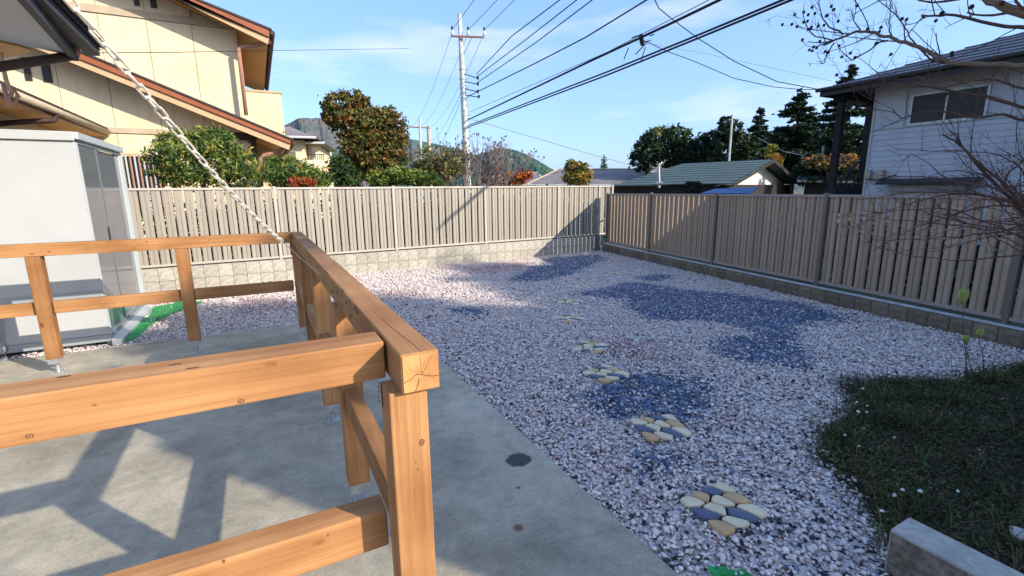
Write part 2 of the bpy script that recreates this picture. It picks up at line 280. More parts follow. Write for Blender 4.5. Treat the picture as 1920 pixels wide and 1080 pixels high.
# ================= ground, gravel, slab =================
def ground_mats():
    # concrete slab
    m, n, l, b = new_mat("garden_concrete"); t = n.new("ShaderNodeTexCoord")
    def noise(sc, det=8, rough=0.6, dist=0.0, vec=None):
        q = n.new("ShaderNodeTexNoise"); q.inputs["Scale"].default_value = sc; q.inputs["Detail"].default_value = det; q.inputs["Roughness"].default_value = rough; q.inputs["Distortion"].default_value = dist
        src = t.outputs["Object"]
        if vec:
            mm = n.new("ShaderNodeMapping"); mm.inputs["Scale"].default_value = vec; l(src, mm.inputs[0]); src = mm.outputs[0]
        l(src, q.inputs["Vector"]); return q.outputs[0]
    def ramp(src, p0, c0, p1, c1):
        r = n.new("ShaderNodeValToRGB"); r.color_ramp.elements[0].position = p0; r.color_ramp.elements[1].position = p1
        r.color_ramp.elements[0].color = c0; r.color_ramp.elements[1].color = c1; l(src, r.inputs[0]); return r.outputs[0]
    def mul(a, c, f):
        x = n.new("ShaderNodeMix"); x.data_type = 'RGBA'; x.blend_type = 'MULTIPLY'; x.inputs[0].default_value = f; l(a, x.inputs[6]); l(c, x.inputs[7]); return x.outputs[2]
    a = ramp(noise(1.1, 9, 0.68, 0.5), 0.36, (0.31, 0.272, 0.195, 1), 0.64, (0.56, 0.495, 0.36, 1))
    a = mul(a, ramp(noise(7, 9, 0.75, 0.3), 0.34, (0.66, 0.68, 0.70, 1), 0.6, (1, 1, 1, 1)), 0.8)
    a = mul(a, ramp(noise(90, 6, 0.8), 0.36, (0.55, 0.55, 0.55, 1), 0.52, (1, 1, 1, 1)), 0.6)
    a = mul(a, ramp(noise(9, 10, 0.8, 2.5, (1.0, 5, 1)), 0.38, (0.62, 0.62, 0.60, 1), 0.47, (1, 1, 1, 1)), 0.55)
    a = mul(a, ramp(noise(2.6, 8, 0.72, 1.2, (1, 3.2, 1)), 0.56, (1, 1, 1, 1), 0.75, (0.60, 0.62, 0.62, 1)), 0.7)
    # trowel marks / pits and the dark round patch and rust spot, which stay put whatever the light does
    def spot(cx, cy, r, col, rr=0.06, wob=0.35):
        nonlocal a
        sp = n.new("ShaderNodeVectorMath"); sp.operation = 'SUBTRACT'; sp.inputs[1].default_value = (cx, cy, 0.02); l(t.outputs["Object"], sp.inputs[0])
        ln = n.new("ShaderNodeVectorMath"); ln.operation = 'LENGTH'; l(sp.outputs[0], ln.inputs[0])
        ad = n.new("ShaderNodeMath"); ad.operation = 'MULTIPLY_ADD'; ad.inputs[1].default_value = r * wob * 2; l(noise(15, 6, 0.7), ad.inputs[0]); l(ln.outputs["Value"], ad.inputs[2])
        rr_ = n.new("ShaderNodeMapRange"); rr_.inputs[1].default_value = r + r * wob; rr_.inputs[2].default_value = r + r * wob + rr; l(ad.outputs[0], rr_.inputs[0])
        x = n.new("ShaderNodeMix"); x.data_type = 'RGBA'; x.inputs[6].default_value = list(col) + [1]; l(rr_.outputs[0], x.inputs[0]); l(a, x.inputs[7]); a = x.outputs[2]
    spot(1.19, 2.22, 0.062, (0.045, 0.047, 0.038), 0.014, 0.75)
    spot(0.915, 1.72, 0.014, (0.16, 0.08, 0.04), 0.02)
    spot(1.06, 1.985, 0.006, (0.07, 0.07, 0.065), 0.010, 1.5)
    l(a, b.inputs["Base Color"]); b.inputs["Roughness"].default_value = 0.62; b.inputs["Specular IOR Level"].default_value = 0.35
    bp = n.new("ShaderNodeBump"); bp.inputs["Strength"].default_value = 0.35; bp.inputs["Distance"].default_value = 0.006; l(noise(22, 8, 0.7), bp.inputs["Height"]); l(bp.outputs[0], b.inputs["Normal"])
    M['conc'] = m
    # gravel bed: cells of small stones with dark joints, tinted by the painted patches
    m, n, l, b = new_mat("gravel_bed"); t = n.new("ShaderNodeTexCoord")
    v = n.new("ShaderNodeTexVoronoi"); v.inputs["Scale"].default_value = 52; v.feature = 'F1'; l(t.outputs["Object"], v.inputs["Vector"])
    at = n.new("ShaderNodeAttribute"); at.attribute_name = "patch"
    hs = n.new("ShaderNodeSeparateColor"); l(v.outputs["Color"], hs.inputs[0])
    mr = n.new("ShaderNodeMapRange"); mr.inputs[3].default_value = 0.55; mr.inputs[4].default_value = 1.1; l(hs.outputs[0], mr.inputs[0])
    rj = n.new("ShaderNodeValToRGB"); rj.color_ramp.elements[0].position = 0.52; rj.color_ramp.elements[0].color = (1, 1, 1, 1); rj.color_ramp.elements[1].position = 0.8; rj.color_ramp.elements[1].color = (0.05, 0.045, 0.04, 1); l(v.outputs["Distance"], rj.inputs[0])
    vm = n.new("ShaderNodeVectorMath"); vm.operation = 'SCALE'; l(at.outputs["Color"], vm.inputs[0]); l(mr.outputs[0], vm.inputs["Scale"])
    mm = n.new("ShaderNodeMix"); mm.data_type = 'RGBA'; mm.blend_type = 'MULTIPLY'; mm.inputs[0].default_value = 1; l(vm.outputs[0], mm.inputs[6]); l(rj.outputs[0], mm.inputs[7])
    l(mm.outputs[2], b.inputs["Base Color"]); b.inputs["Roughness"].default_value = 0.95
    bp = n.new("ShaderNodeBump"); bp.inputs["Strength"].default_value = 0.8; bp.inputs["Distance"].default_value = 0.01; bp.invert = True; l(v.outputs["Distance"], bp.inputs["Height"]); l(bp.outputs[0], b.inputs["Normal"])
    M['gravelbed'] = m
ground_mats()
M['st_w'] = rand_tint(mat("gravel_stone_pale", (0.88, 0.745, 0.67), 0.85, 0.22, 22)); M['st_w2'] = mat("gravel_stone_lilac", (0.72, 0.595, 0.55), 0.85, 0.25, 22)
M['st_p'] = mat("gravel_stone_pink", (0.46, 0.28, 0.26), 0.85, 0.25, 22); M['st_b'] = mat("gravel_stone_blue", (0.15, 0.205, 0.30), 0.8, 0.35, 22)
M['st_k'] = mat("gravel_stone_dark", (0.045, 0.045, 0.055), 0.85, 0.3, 22)
M['soil'] = mat("dark_garden_soil", (0.028, 0.022, 0.014), 1.0, 0.35, 12, 0.6, 60)
M['land'] = mat("neighbouring_ground", (0.10, 0.10, 0.06), 1.0, 0.3, 0.5, stain=(0.16, 0.14, 0.10), stscale=0.2)

b = MB(); b.add([(-1500, -600, -0.06), (2500, -600, -0.06), (2500, 2500, -0.06), (-1500, 2500, -0.06)], [(0, 1, 2, 3)]); b.build('ground', M['land'], kind='structure')
b = MB(); b.box(-6.5, 1.355, -4.0, 6.06, -0.05, 0.02); b.build('concrete_slab', M['conc'], bevel=0.004, kind='structure')

BLUE = [
 [(3.61, 7.23), (4.93, 8.49), (5.9, 9.45), (7.27, 9.19), (6.81, 8.41), (5.86, 7.91), (5.13, 7.25), (4.1, 7.05)],
 [(3.99, 5.77), (4.5, 5.92), (5.44, 6.14), (5.73, 5.69), (5.84, 5.13), (6.21, 4.47), (6.4, 3.83), (6.2, 3.1), (6.2, 2.87), (5.82, 3.0), (5.48, 3.23), (4.84, 2.78), (4.14, 2.3), (3.88, 2.52), (3.75, 2.92), (3.92, 3.2), (4.31, 3.25), (4.58, 3.13), (4.7, 3.49), (4.5, 3.92), (4.03, 4.06), (4.01, 4.5), (4.56, 5.24), (4.2, 5.53)],
 [(2.08, 2.81), (2.34, 2.9), (2.76, 2.93), (3.06, 2.74), (2.98, 2.42), (2.7, 2.16), (2.44, 2.11), (2.16, 2.27), (2.03, 2.52)],
 [(2.06, 5.88), (2.36, 5.95), (2.55, 5.67), (2.43, 5.41), (2.11, 5.53)], [(2.7, 8.07), (3.13, 8.12), (2.86, 7.56)],
 [(1.72, 1.88), (1.94, 1.92), (2.1, 1.8), (1.86, 1.69)], [(5.86, 6.47), (6.55, 6.38), (6.31, 5.96), (5.81, 6.02)]]
PINK = [[(3.47, 8.98), (5.21, 9.21), (4.67, 8.25), (3.58, 8.18)], [(2.9, 3.8), (3.45, 3.5), (3.25, 2.92), (2.85, 3.2)], [(1.5, 7.7), (2.1, 7.35), (1.93, 6.78), (1.38, 7.1)], [(-0.51, 7.9), (0.5, 7.9), (0.4, 6.9), (-0.36, 7.0)], [(5.0, 5.0), (5.4, 5.0), (5.3, 4.5), (4.9, 4.6)]]
GRASS = [(4.0, 2.0), (4.28, 1.86), (4.63, 1.72), (4.95, 1.57), (5.72, 1.42), (6.25, 1.3), (6.05, -0.5), (5.6, -3), (2.2, -3), (2.22, 0.78), (2.36, 0.92), (2.6, 1.16), (2.69, 1.39), (3.15, 1.62), (3.77, 1.74)]
GRAV = [(1.355, -3), (2.2, -3), (6.0, -3), (6.2, 0.5), (7.72, 9.86), (-3.9, 9.18), (-3.9, 6.07), (1.355, 6.07)]
def inside(P, poly):
    x, y = P[:, 0], P[:, 1]; r = np.zeros(len(P), bool); n = len(poly); j = n - 1
    for i in range(n):
        xi, yi = poly[i]; xj, yj = poly[j]
        c = ((yi > y) != (yj > y)) & (x < (xj - xi) * (y - yi) / (yj - yi + 1e-12) + xi); r ^= c; j = i
    return r
def warp(P, a, f, ph=0.0):
    x, y = P[:, 0], P[:, 1]
    return P + a * np.stack([np.sin(f * y + 1.3 * np.sin(f * 0.7 * x) + ph) + 0.5 * np.sin(2.7 * f * x + ph), np.sin(f * 1.1 * x + 1.7 * np.sin(f * 0.6 * y) + 2 + ph) + 0.5 * np.sin(3.1 * f * y)], 1)
def classes(P, g, soft=0.07):
    """0 pale, 1 lilac, 2 pink, 3 blue, 4 dark"""
    Q = warp(P, 0.045, 5.0) + g.normal(size=P.shape) * soft
    k = np.where(g.random(len(P)) < 0.34, 1, 0)
    pk = np.zeros(len(P), bool); bl = np.zeros(len(P), bool)
    for p in PINK: pk |= inside(Q + g.normal(size=P.shape) * 0.12, p)
    for p in BLUE: bl |= inside(Q, p)
    k = np.where(pk & (g.random(len(P)) < 0.5), 2, k); k = np.where(bl & (g.random(len(P)) < 0.80), 3, k)
    k = np.where(g.random(len(P)) < np.clip(0.11 - 0.022 * np.hypot(P[:, 0] - 1.4, P[:, 1] - 1.2), 0.02, 0.1), 4, k); k = np.where((g.random(len(P)) < 0.02) & ~bl, 3, k); k = np.where(g.random(len(P)) < 0.05, 2, k)
    return k
CC = np.array([(0.72, 0.63, 0.59), (0.60, 0.52, 0.50), (0.48, 0.34, 0.33), (0.12, 0.18, 0.29), (0.06, 0.06, 0.07)])
# gravel bed sheet with the colour of each patch
gx = np.arange(-3.9, 7.9, 0.06); gy = np.arange(-3.0, 10.0, 0.06); X, Y = np.meshgrid(gx, gy); P = np.stack([X.ravel(), Y.ravel()], 1)
gg = np.random.default_rng(3); k = classes(P, gg, 0.03); k = np.where(k == 4, 0, k)
nx, ny = len(gx), len(gy); ii, jj = np.meshgrid(np.arange(nx - 1), np.arange(ny - 1)); a0 = (jj * nx + ii).ravel()
F = np.stack([a0, a0 + 1, a0 + nx + 1, a0 + nx], 1); cen = P[F].mean(1)
keep = inside(cen, [(1.33, -3), (6.1, -3), (6.35, 0.5), (7.9, 9.98), (-3.9, 9.28), (-3.9, 6.03), (1.33, 6.03)])
F = F[keep]; used, inv = np.unique(F.ravel(), return_inverse=True); P2 = P[used]
hz = 0.004 * np.sin(P2[:, 0] * 3.1 + 1) * np.sin(P2[:, 1] * 2.3)
bed = np_mesh('gravel_bed', np.column_stack([P2, hz - 0.004]), inv.reshape(-1, 4), [M['gravelbed']], kind='structure')
ca = bed.data.color_attributes.new("patch", 'FLOAT_COLOR', 'POINT'); ca.data.foreach_set('color', np.column_stack([CC[k[used]], np.ones(len(used))]).astype(np.float32).ravel())
# the loose stones
def stones(name, n, poly, size, seed, xr, yr, thin=None, zoff=0.0, keepout=()):
    g = np.random.default_rng(seed); P = np.stack([g.uniform(*xr, n), g.uniform(*yr, n)], 1)
    ok = inside(P, poly); gr = inside(P + g.normal(size=P.shape) * 0.055, GRASS); ok &= ~gr | (g.random(n) < 0.015)
    if thin is not None: ok &= g.random(n) < thin(P)
    ok &= ~((P[:, 0] > 2.12) & (P[:, 0] < 2.29) & (P[:, 1] < 0.81))
    # bare dark specks where the bed shows through
    bare = (np.sin(P[:, 0] * 9 + 2 * np.sin(P[:, 1] * 7)) * np.sin(P[:, 1] * 11 + 2 * np.sin(P[:, 0] * 5)) > np.clip(0.70 + 0.05 * np.hypot(P[:, 0] - 1.4, P[:, 1] - 1.2), 0.7, 0.9)); ok &= ~bare | (g.random(n) < 0.30)
    for (cx, cy, rr) in keepout: ok &= (np.hypot(P[:, 0] - cx, P[:, 1] - cy) > rr)
    P = P[ok]; n = len(P); k = classes(P, g)
    base = np.array([(1, 0, 0), (0, 1, 0), (-1, 0, 0), (0, -1, 0), (0, 0, 0.8), (0, 0, -0.8)], float)
    s = size * np.clip(np.exp(g.normal(size=n) * 0.36 - 0.02), 0.45, 2.1); sc = s[:, None] * np.stack([0.8 + 0.5 * g.random(n), 0.6 + 0.4 * g.random(n), 0.5 + 0.35 * g.random(n)], 1)
    V = base[None] * sc[:, None, :] + g.normal(size=(n, 6, 3)) * (s * 0.16)[:, None, None]
    th = g.uniform(0, 6.283, n); tl = g.normal(size=n) * 0.5
    c, sn = np.cos(tl)[:, None], np.sin(tl)[:, None]; y, z = V[..., 1] * c - V[..., 2] * sn, V[..., 1] * sn + V[..., 2] * c
    c, sn = np.cos(th)[:, None], np.sin(th)[:, None]; x, y = V[..., 0] * c - y * sn, V[..., 0] * sn + y * c
    V = np.stack([x + P[:, 0:1], y + P[:, 1:2], z + zoff + 0.004 + (0.010 * g.random(n))[:, None]], 2).reshape(-1, 3)
    f = np.array([(0, 1, 4), (1, 2, 4), (2, 3, 4), (3, 0, 4), (1, 0, 5), (2, 1, 5), (3, 2, 5), (0, 3, 5)])
    F = (f[None] + (6 * np.arange(n))[:, None, None]).reshape(-1, 3)
    return np_mesh(name, V, F, [M['st_w'], M['st_w2'], M['st_p'], M['st_b'], M['st_k']], np.repeat(k, 8), nper=3, kind='stuff', label='loose pink, white and blue gravel covering the yard', cat='gravel')
MATS = [(1.873, 1.370, 0), (2.195, 2.115, -14), (2.478, 3.034, 10), (2.802, 3.693, 38), (3.244, 4.704, 5), (3.757, 5.428, 30), (4.505, 6.317, 12), (5.914, 6.973, 22)]
stones('gravel', 330000, GRAV, 0.0108, 11, (-3.9, 7.8), (-0.6, 9.9), thin=lambda P: np.clip(1.25 - np.hypot(P[:, 0], P[:, 1]) * 0.055, 0.5, 1), keepout=[(a, c, 0.140) for a, c, _ in MATS[:3]] + [(a, c, 0.10) for a, c, _ in MATS[3:]])

# ================= fences and block walls =================
FD = Vector((math.sin(R(86.48)), math.cos(R(86.48)), 0)); GD = Vector((math.sin(R(9.79)), math.cos(R(9.79)), 0)); CORN = Vector((7.77, 9.90, 0)); UP = Vector((0, 0, 1))
def block_variants(axis, depth, wdt, h, m, rough, n=5):
    """split-face blocks: rough front towards -depth side, origin at base centre of the front"""
    vs = []
    side = Vector((axis.y, -axis.x, 0))            # towards the yard
    for v in range(n):
        g = random.Random(v + 50); b = MB(); nu, nv = 4, 4; pts = []
        for j in range(nv + 1):
            for i in range(nu + 1):
                e = (i in (0, nu)) or (j in (0, nv)); d = 0.002 if e else g.uniform(0.3, 1) * rough
                pts.append(axis * ((i / nu - 0.5) * wdt + (0 if e else g.uniform(-.008, .008))) + UP * (h * j / nv) + side * d)
        fs = [(j * (nu + 1) + i, j * (nu + 1) + i + 1, (j + 1) * (nu + 1) + i + 1, (j + 1) * (nu + 1) + i) for j in range(nv) for i in range(nu)]
        b.add(pts, fs)
        q = [axis * (a * wdt / 2) + UP * z for a, z in ((-1, 0), (1, 0), (1, h), (-1, h))]; r = [p - side * depth for p in q]
        q = [p + side * 0.002 for p in q]
        b.add(q + r, [(0, 1, 5, 4), (1, 2, 6, 5), (2, 3, 7, 6), (3, 0, 4, 7), (5, 6, 7, 4)])
        o = b.build('block', m); vs.append(o)
    return vs
def wall_of_blocks(root, org, axis, side_pos, rows, h, pitch, length, m, rough, gap=0.006, z0=-0.03, depth=0.11):
    side = Vector((axis.y, -axis.x, 0)); var = block_variants(axis, depth, pitch - gap, h - gap, m, rough)
    n = int(length / pitch); g = random.Random(3); first = {}
    for r_ in range(rows):
        for i in range(n):
            k = g.randrange(len(var)); p = org + axis * ((i + 0.5) * pitch) + UP * (z0 + r_ * h)
            if k not in first:
                o = var[k]; o.parent = root; o.location = p - wloc(root); first[k] = o
            else: share(var[k], 'block', p, root)
    for k, o in enumerate(var):
        if k not in first: bpy.data.objects.remove(o)
# back wall: two courses
side_f = Vector((FD.y, -FD.x, 0)); F0 = CORN - FD * 11.6
rw = empty('block_wall', tuple(CORN - FD * 5.5), 'long pale split-face block wall, two courses high, below the beige back fence', 'wall')
wall_of_blocks(rw, F0, FD, None, 2, 0.212, 0.2075, 11.6, M['block'], 0.011)
b = MB(); b.obox(F0 + FD * 5.8 - side_f * 0.07 + UP * 0.18, FD, side_f, UP, 5.8, 0.055, 0.21); b.build('core', M['mortar'], rw)
# side wall: one course (axis reversed so that the yard is on its rough side)
GA = -GD; side_g = Vector((GA.y, -GA.x, 0)); G0 = CORN + GA * 0.0
rg = empty('block_wall', tuple(CORN + GA * 4), 'low dark weathered block kerb, one course high, under the brown side fence', 'wall')
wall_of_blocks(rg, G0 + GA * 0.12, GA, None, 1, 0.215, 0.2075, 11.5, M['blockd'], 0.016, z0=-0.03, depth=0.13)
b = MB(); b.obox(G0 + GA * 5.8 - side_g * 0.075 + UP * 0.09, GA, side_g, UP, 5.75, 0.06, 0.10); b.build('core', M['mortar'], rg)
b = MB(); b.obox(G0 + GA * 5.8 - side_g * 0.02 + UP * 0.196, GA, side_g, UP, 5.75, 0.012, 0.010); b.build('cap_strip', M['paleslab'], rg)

def fence(root, org, axis, posts, z0, z1, over_post, postm, start, end, slm, rlm):
    side = Vector((axis.y, -axis.x, 0))
    b = MB(); b.obox(Vector((0, 0, (z1 - z0) / 2)), axis, side, UP, 0.0293, 0.009, (z1 - z0) / 2 - 0.016)
    # folded aluminium board: shallow rib down its middle
    b.obox(Vector((0, 0, (z1 - z0) / 2)) + side * 0.0115, axis, side, UP, 0.020, 0.003, (z1 - z0) / 2 - 0.018)
    proto = b.build('slat', slm); first = True
    bays = [start - 0.01] + [q for q in posts if start < q < end] + [end]; ds = []
    for a_, c_ in zip(bays[:-1], bays[1:]):
        w_ = c_ - a_ - 0.056; npair = max(1, round(w_ / 0.1495)); pt_ = w_ / npair
        for i in range(npair): ds += [a_ + 0.028 + pt_ * i + (pt_ - 0.0625) / 2, a_ + 0.028 + pt_ * i + (pt_ + 0.0625) / 2]
    for d in ds:
        if True:
            p = org + axis * d - side * 0.035 + UP * z0
            if first: proto.parent = root; proto.location = p - wloc(root); first = False
            else: share(proto, 'slat', p, root)
    first = None
    for q in posts:
        p = org + axis * q
        if first is None:
            b = MB(); b.obox(p - side * 0.012 + UP * ((z1 + 0.012 + over_post) / 2), axis, side, UP, 0.026, 0.024, (z1 + 0.012 - over_post) / 2)
            first = b.build('fence_post', postm, root, bevel=0.004); p0 = p
            b = MB(); b.obox(p - side * 0.012 + UP * (z1 + 0.016), axis, side, UP, 0.029, 0.027, 0.004); cap0 = b.build('post_cap', rlm, first)
        else:
            o = bpy.data.objects.new('fence_post', first.data); COL.objects.link(o); o.parent = root; o.location = p - p0
            c = bpy.data.objects.new('post_cap', cap0.data); COL.objects.link(c); c.parent = o
    for nm, zz in (('top_rail', z1 - 0.017), ('bottom_rail', z0 + 0.016)):
        qs = [start - 0.05] + [q for q in posts if start < q < end] + [end]
        for a, c in zip(qs[:-1], qs[1:]):
            if c - a < 0.1: continue
            b = MB(); b.obox(org + axis * ((a + c) / 2) - side * 0.022 + UP * zz, axis, side, UP, (c - a) / 2 - 0.027, 0.022, 0.018); b.build(nm, rlm, root, bevel=0.003)
rf = empty('slat_fence', tuple(CORN - FD * 5.5), 'long sunlit beige vertical slat fence along the back of the gravel yard', 'fence')
fx = lambda x: (x - (CORN - FD * 11.6).x) / FD.x
fence(rf, F0 - side_f * 0.04, FD, [fx(q) for q in (-3.85, -1.80, 0.276, 2.393, 4.437, 6.433, 7.72, 8.16)], 0.41, 1.65, 0.36, M['rail'], 0.1, fx(8.14), M['slat'], M['rail'])
rs = empty('slat_fence', tuple(CORN + GA * 4), 'shaded brown vertical slat fence down the right side of the yard', 'fence')
gy_ = lambda y: (CORN.y - y) / -GA.y
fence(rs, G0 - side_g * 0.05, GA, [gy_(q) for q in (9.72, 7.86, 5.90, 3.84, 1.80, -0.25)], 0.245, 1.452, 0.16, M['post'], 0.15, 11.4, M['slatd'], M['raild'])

# ================= timber railing =================
rt = empty('timber_railing', (0.3, 3.3, 0.02), 'brown timber post-and-rail balustrade on metal feet around the concrete pad', 'railing')
ZT0, ZT1, ZL0, ZL1 = 1.052, 1.157, 0.546, 0.654
def bar(name, x0, x1, y0, y1, z0, z1, m, parent=rt, bev=0.005, label=None):
    b = MB(); b.box(x0, x1, y0, y1, z0, z1); return b.build(name, m, parent, bevel=bev, label=label)
lb = bar('top_rail', 0.270, 0.370, 1.118, 5.46, ZT0, ZT1, M['wy'], label='long top rail running away from the camera, its sawn end facing front')
b = MB(); b.box(0.275, 0.365, 1.1155, 1.119, ZT0 + 0.005, ZT1 - 0.005); eg = b.build('end_grain', M['wend'], lb)
# radial checks in the sawn end, each a thin tapered split
cr = MB(); cx, cz = 0.322, 1.098
def split(p0, p1, w0, w1=0.0002, y=1.1148):
    a = Vector((p0[0], y, p0[1])); c = Vector((p1[0], y, p1[1])); t = (c - a).normalized(); nn = Vector((t.z, 0, -t.x))
    cr.add([a + nn * w0, a - nn * w0, c - nn * w1, c + nn * w1], [(0, 1, 2, 3)])
for ang, r0, r1, wd in ((92, .004, .056, .0007), (58, .004, .058, .0008), (118, .008, .036, .0004), (148, .01, .040, .0004), (163, .012, .04, .0003), (40, .012, .03, .0003), (75, .016, .04, .0003), (105, .02, .03, .0003)):
    a = R(ang); split((cx + r0 * math.cos(a), cz + r0 * math.sin(a)), (cx + r1 * math.cos(a), cz + r1 * math.sin(a)), wd)
pp = [(0.276, 1.084), (0.296, 1.092), (0.306, 1.100), (0.320, 1.100), (0.334, 1.093), (0.35, 1.089), (0.367, 1.088)]
for p, q in zip(pp[:-1], pp[1:]): split(p, q, 0.0010, 0.0010)
pp = [(0.314, 1.088), (0.312, 1.076), (0.306, 1.062), (0.304, 1.056)]
for p, q in zip(pp[:-1], pp[1:]): split(p, q, 0.0011, 0.0008)
cr.build('end_check', M['crack'], lb)
cr = MB(); pp = [(0.3245, 1.12), (0.323, 1.2), (0.316, 1.3), (0.311, 1.42), (0.312, 1.5), (0.305, 1.62)]
for p, q, w0 in zip(pp[:-1], pp[1:], (.0009, .0012, .0009, .0006, .0004)): cr.add([(p[0] - w0, p[1], ZT1 + .0006), (p[0] + w0, p[1], ZT1 + .0006), (q[0] + w0 * .7, q[1], ZT1 + .0006), (q[0] - w0 * .7, q[1], ZT1 + .0006)], [(0, 1, 2, 3)])
cr.build('top_check', M['crack'], lb)
for (y, z) in [(3.001, 1.133), (2.89, 1.133), (2.558, 1.159), (2.471, 1.163), (2.722, 1.089), (2.383, 1.091), (2.285, 1.104), (2.178, 1.116), (2.006, 1.159), (2.058, 1.086), (1.943, 1.123), (1.848, 1.088), (1.721, 1.149), (1.683, 1.141)]:
    b = MB(); b.tube([(0.2695, y, z), (0.2685, y, z)], [0.0085, 0.0085], 8); b.build('bolt_hole', M['hole'], lb)
bar('top_rail', -3.3, 0.262, 1.252, 1.362, ZT0, ZT1, M['wx'], label='near top rail crossing the left half of the view')
bar('top_rail', -3.3, 0.268, 5.375, 5.475, ZT0, ZT1, M['wx'], label='far top rail in front of the storage cabinet')
for (x0, x1, lab) in ((-3.3, -1.776, None), (-1.662, -0.734, None), (-0.628, 0.245, None)): bar('lower_rail', x0, x1, 5.415, 5.47, ZL0, ZL1, M['wx'])
bar('lower_rail', -3.3, 0.238, 1.25, 1.335, 0.540, ZL1 + 0.004, M['wx'], label='near lower rail butting into the front post')
for (y0, y1) in ((1.245, 2.206), (2.312, 3.216), (3.322, 4.206), (4.312, 5.36)): bar('lower_rail', 0.268, 0.33, y0, y1, ZL0, ZL1, M['wy'])
def knot(par, c, u, v, ru, rv):
    # a round knot: heart and ring standing a hair proud of the planed face
    c, u, v = Vector(c), Vector(u), Vector(v); nn = u.cross(v).normalized(); g = random.Random(int(c.x * 997 + c.z * 131)); b = MB(); k_ = 12; rr = [g.uniform(.85, 1.12) for _ in range(k_)]
    P1 = [c + nn * .0005 + u * ru * math.cos(6.2832 * i / k_) * rr[i] + v * rv * math.sin(6.2832 * i / k_) * rr[i] for i in range(k_)]
    b.add(P1, [tuple(range(k_))], 0); b.add([c + nn * .0009 + (p - c) * .62 for p in P1], [tuple(range(k_))], 1); b.add([c + nn * .0013 + (p - c) * .36 for p in P1], [tuple(range(k_))], 0)
    return b.build('knot', [M['knot'], M['knotr']], par)
NB = [o for o in rt.children if o.name.startswith('top_rail')]
for (x, z, r_) in [(-0.084, 1.062, 0.008), (-0.351, 1.113, 0.004), (-0.461, 1.07, 0.007), (-0.004, 1.141, 0.004)]: knot(NB[1], (x, 1.252, z), (1, 0, 0), (0, 0, 1), r_, r_ * .7)
for (x, y) in [(-0.21, 1.318), (-0.172, 1.269), (-0.42, 1.348)]: knot(NB[1], (x, y, ZT1), (1, 0, 0), (0, 1, 0), .014, .006)
for (x, z, r_) in [(0.077, 0.635, 0.005), (-0.166, 0.654, 0.006)]: knot(rt, (x, 1.2498, z), (1, 0, 0), (0, 0, 1), r_ * .6, r_)
for (x, z, r_) in [(-1.713, 1.076, 0.012), (-1.604, 1.087, 0.011), (-1.352, 1.088, 0.01), (-1.025, 1.081, 0.01), (-0.929, 1.133, 0.01), (-0.448, 1.121, 0.01), (-1.194, 1.149, 0.009)]: knot(NB[2], (x, 5.375, z), (1, 0, 0), (0, 0, 1), r_, r_ * .6)
def post(x, y, label=None, w=0.1, top=ZT0 - 0.001, bot=0.15):
    o = bar('post', x - w / 2, x + w / 2, y - w / 2, y + w / 2, bot, top, M['wz'], label=label)
    b = MB()
    b.box(x - w / 2 - 0.004, x - w / 2 - 0.001, y - 0.030, y + 0.030, bot - 0.006, bot + 0.0) if False else None
    b.box(x - 0.040, x + 0.040, y - 0.040, y + 0.040, bot - 0.007, bot - 0.001); b.box(x - 0.043, x + 0.043, y - 0.052, y - 0.0505, bot - 0.042, bot + 0.004) if False else None
    b.box(x - 0.045, x + 0.045, y - 0.047, y - 0.043, bot - 0.045, bot - 0.001); b.box(x - 0.045, x + 0.045, y + 0.043, y + 0.047, bot - 0.045, bot - 0.001)
    b.build('post_saddle', M['galv'], o, bevel=0.001)
    b = MB(); b.tube([(x, y, 0.024), (x, y, bot - 0.002)], 0.0185, 14); b.build('adjusting_stem', M['galv'], o, smooth=False)
    b = MB(); b.box(x - 0.045, x + 0.045, y - 0.045, y + 0.045, 0.020, 0.0255)
    for i in (-1, 1):
        for j in (-1, 1): b.tube([(x + i * .033, y + j * .033, 0.025), (x + i * .033, y + j * .033, 0.034)], 0.006, 6)
    b.build('base_plate', M['galv'], o)
    return o
p0 = post(0.292, 1.190, label='front post under the sawn end of the long rail')
for (x, z, r_) in [(0.32, 0.9, 0.01), (0.301, 0.848, 0.003), (0.305, 0.825, 0.003)]: knot(p0, (x, 1.140, z), (1, 0, 0), (0, 0, 1), r_ * .8, r_)
post(0.303, 2.259); post(0.305, 3.269); post(0.308, 4.26); post(0.31, 5.42)
for x in (-1.720, -0.682, -2.76): post(x, 5.428)
for x in (-0.95, -2.0): post(x, 1.30)
b = MB(); b.box(0.236, 0.2385, 1.215, 1.245, 0.985, 1.052); kb = b.build('joint_bracket', M['galv'], rt)
for z in (0.996, 1.010, 1.024, 1.038):
    b = MB(); yy = 1.225 if int(z * 1000) % 28 == 0 else 1.236; b.tube([(0.2362, yy, z), (0.2352, yy, z)], 0.004, 8); b.build('bolt_hole', M['hole'], kb)

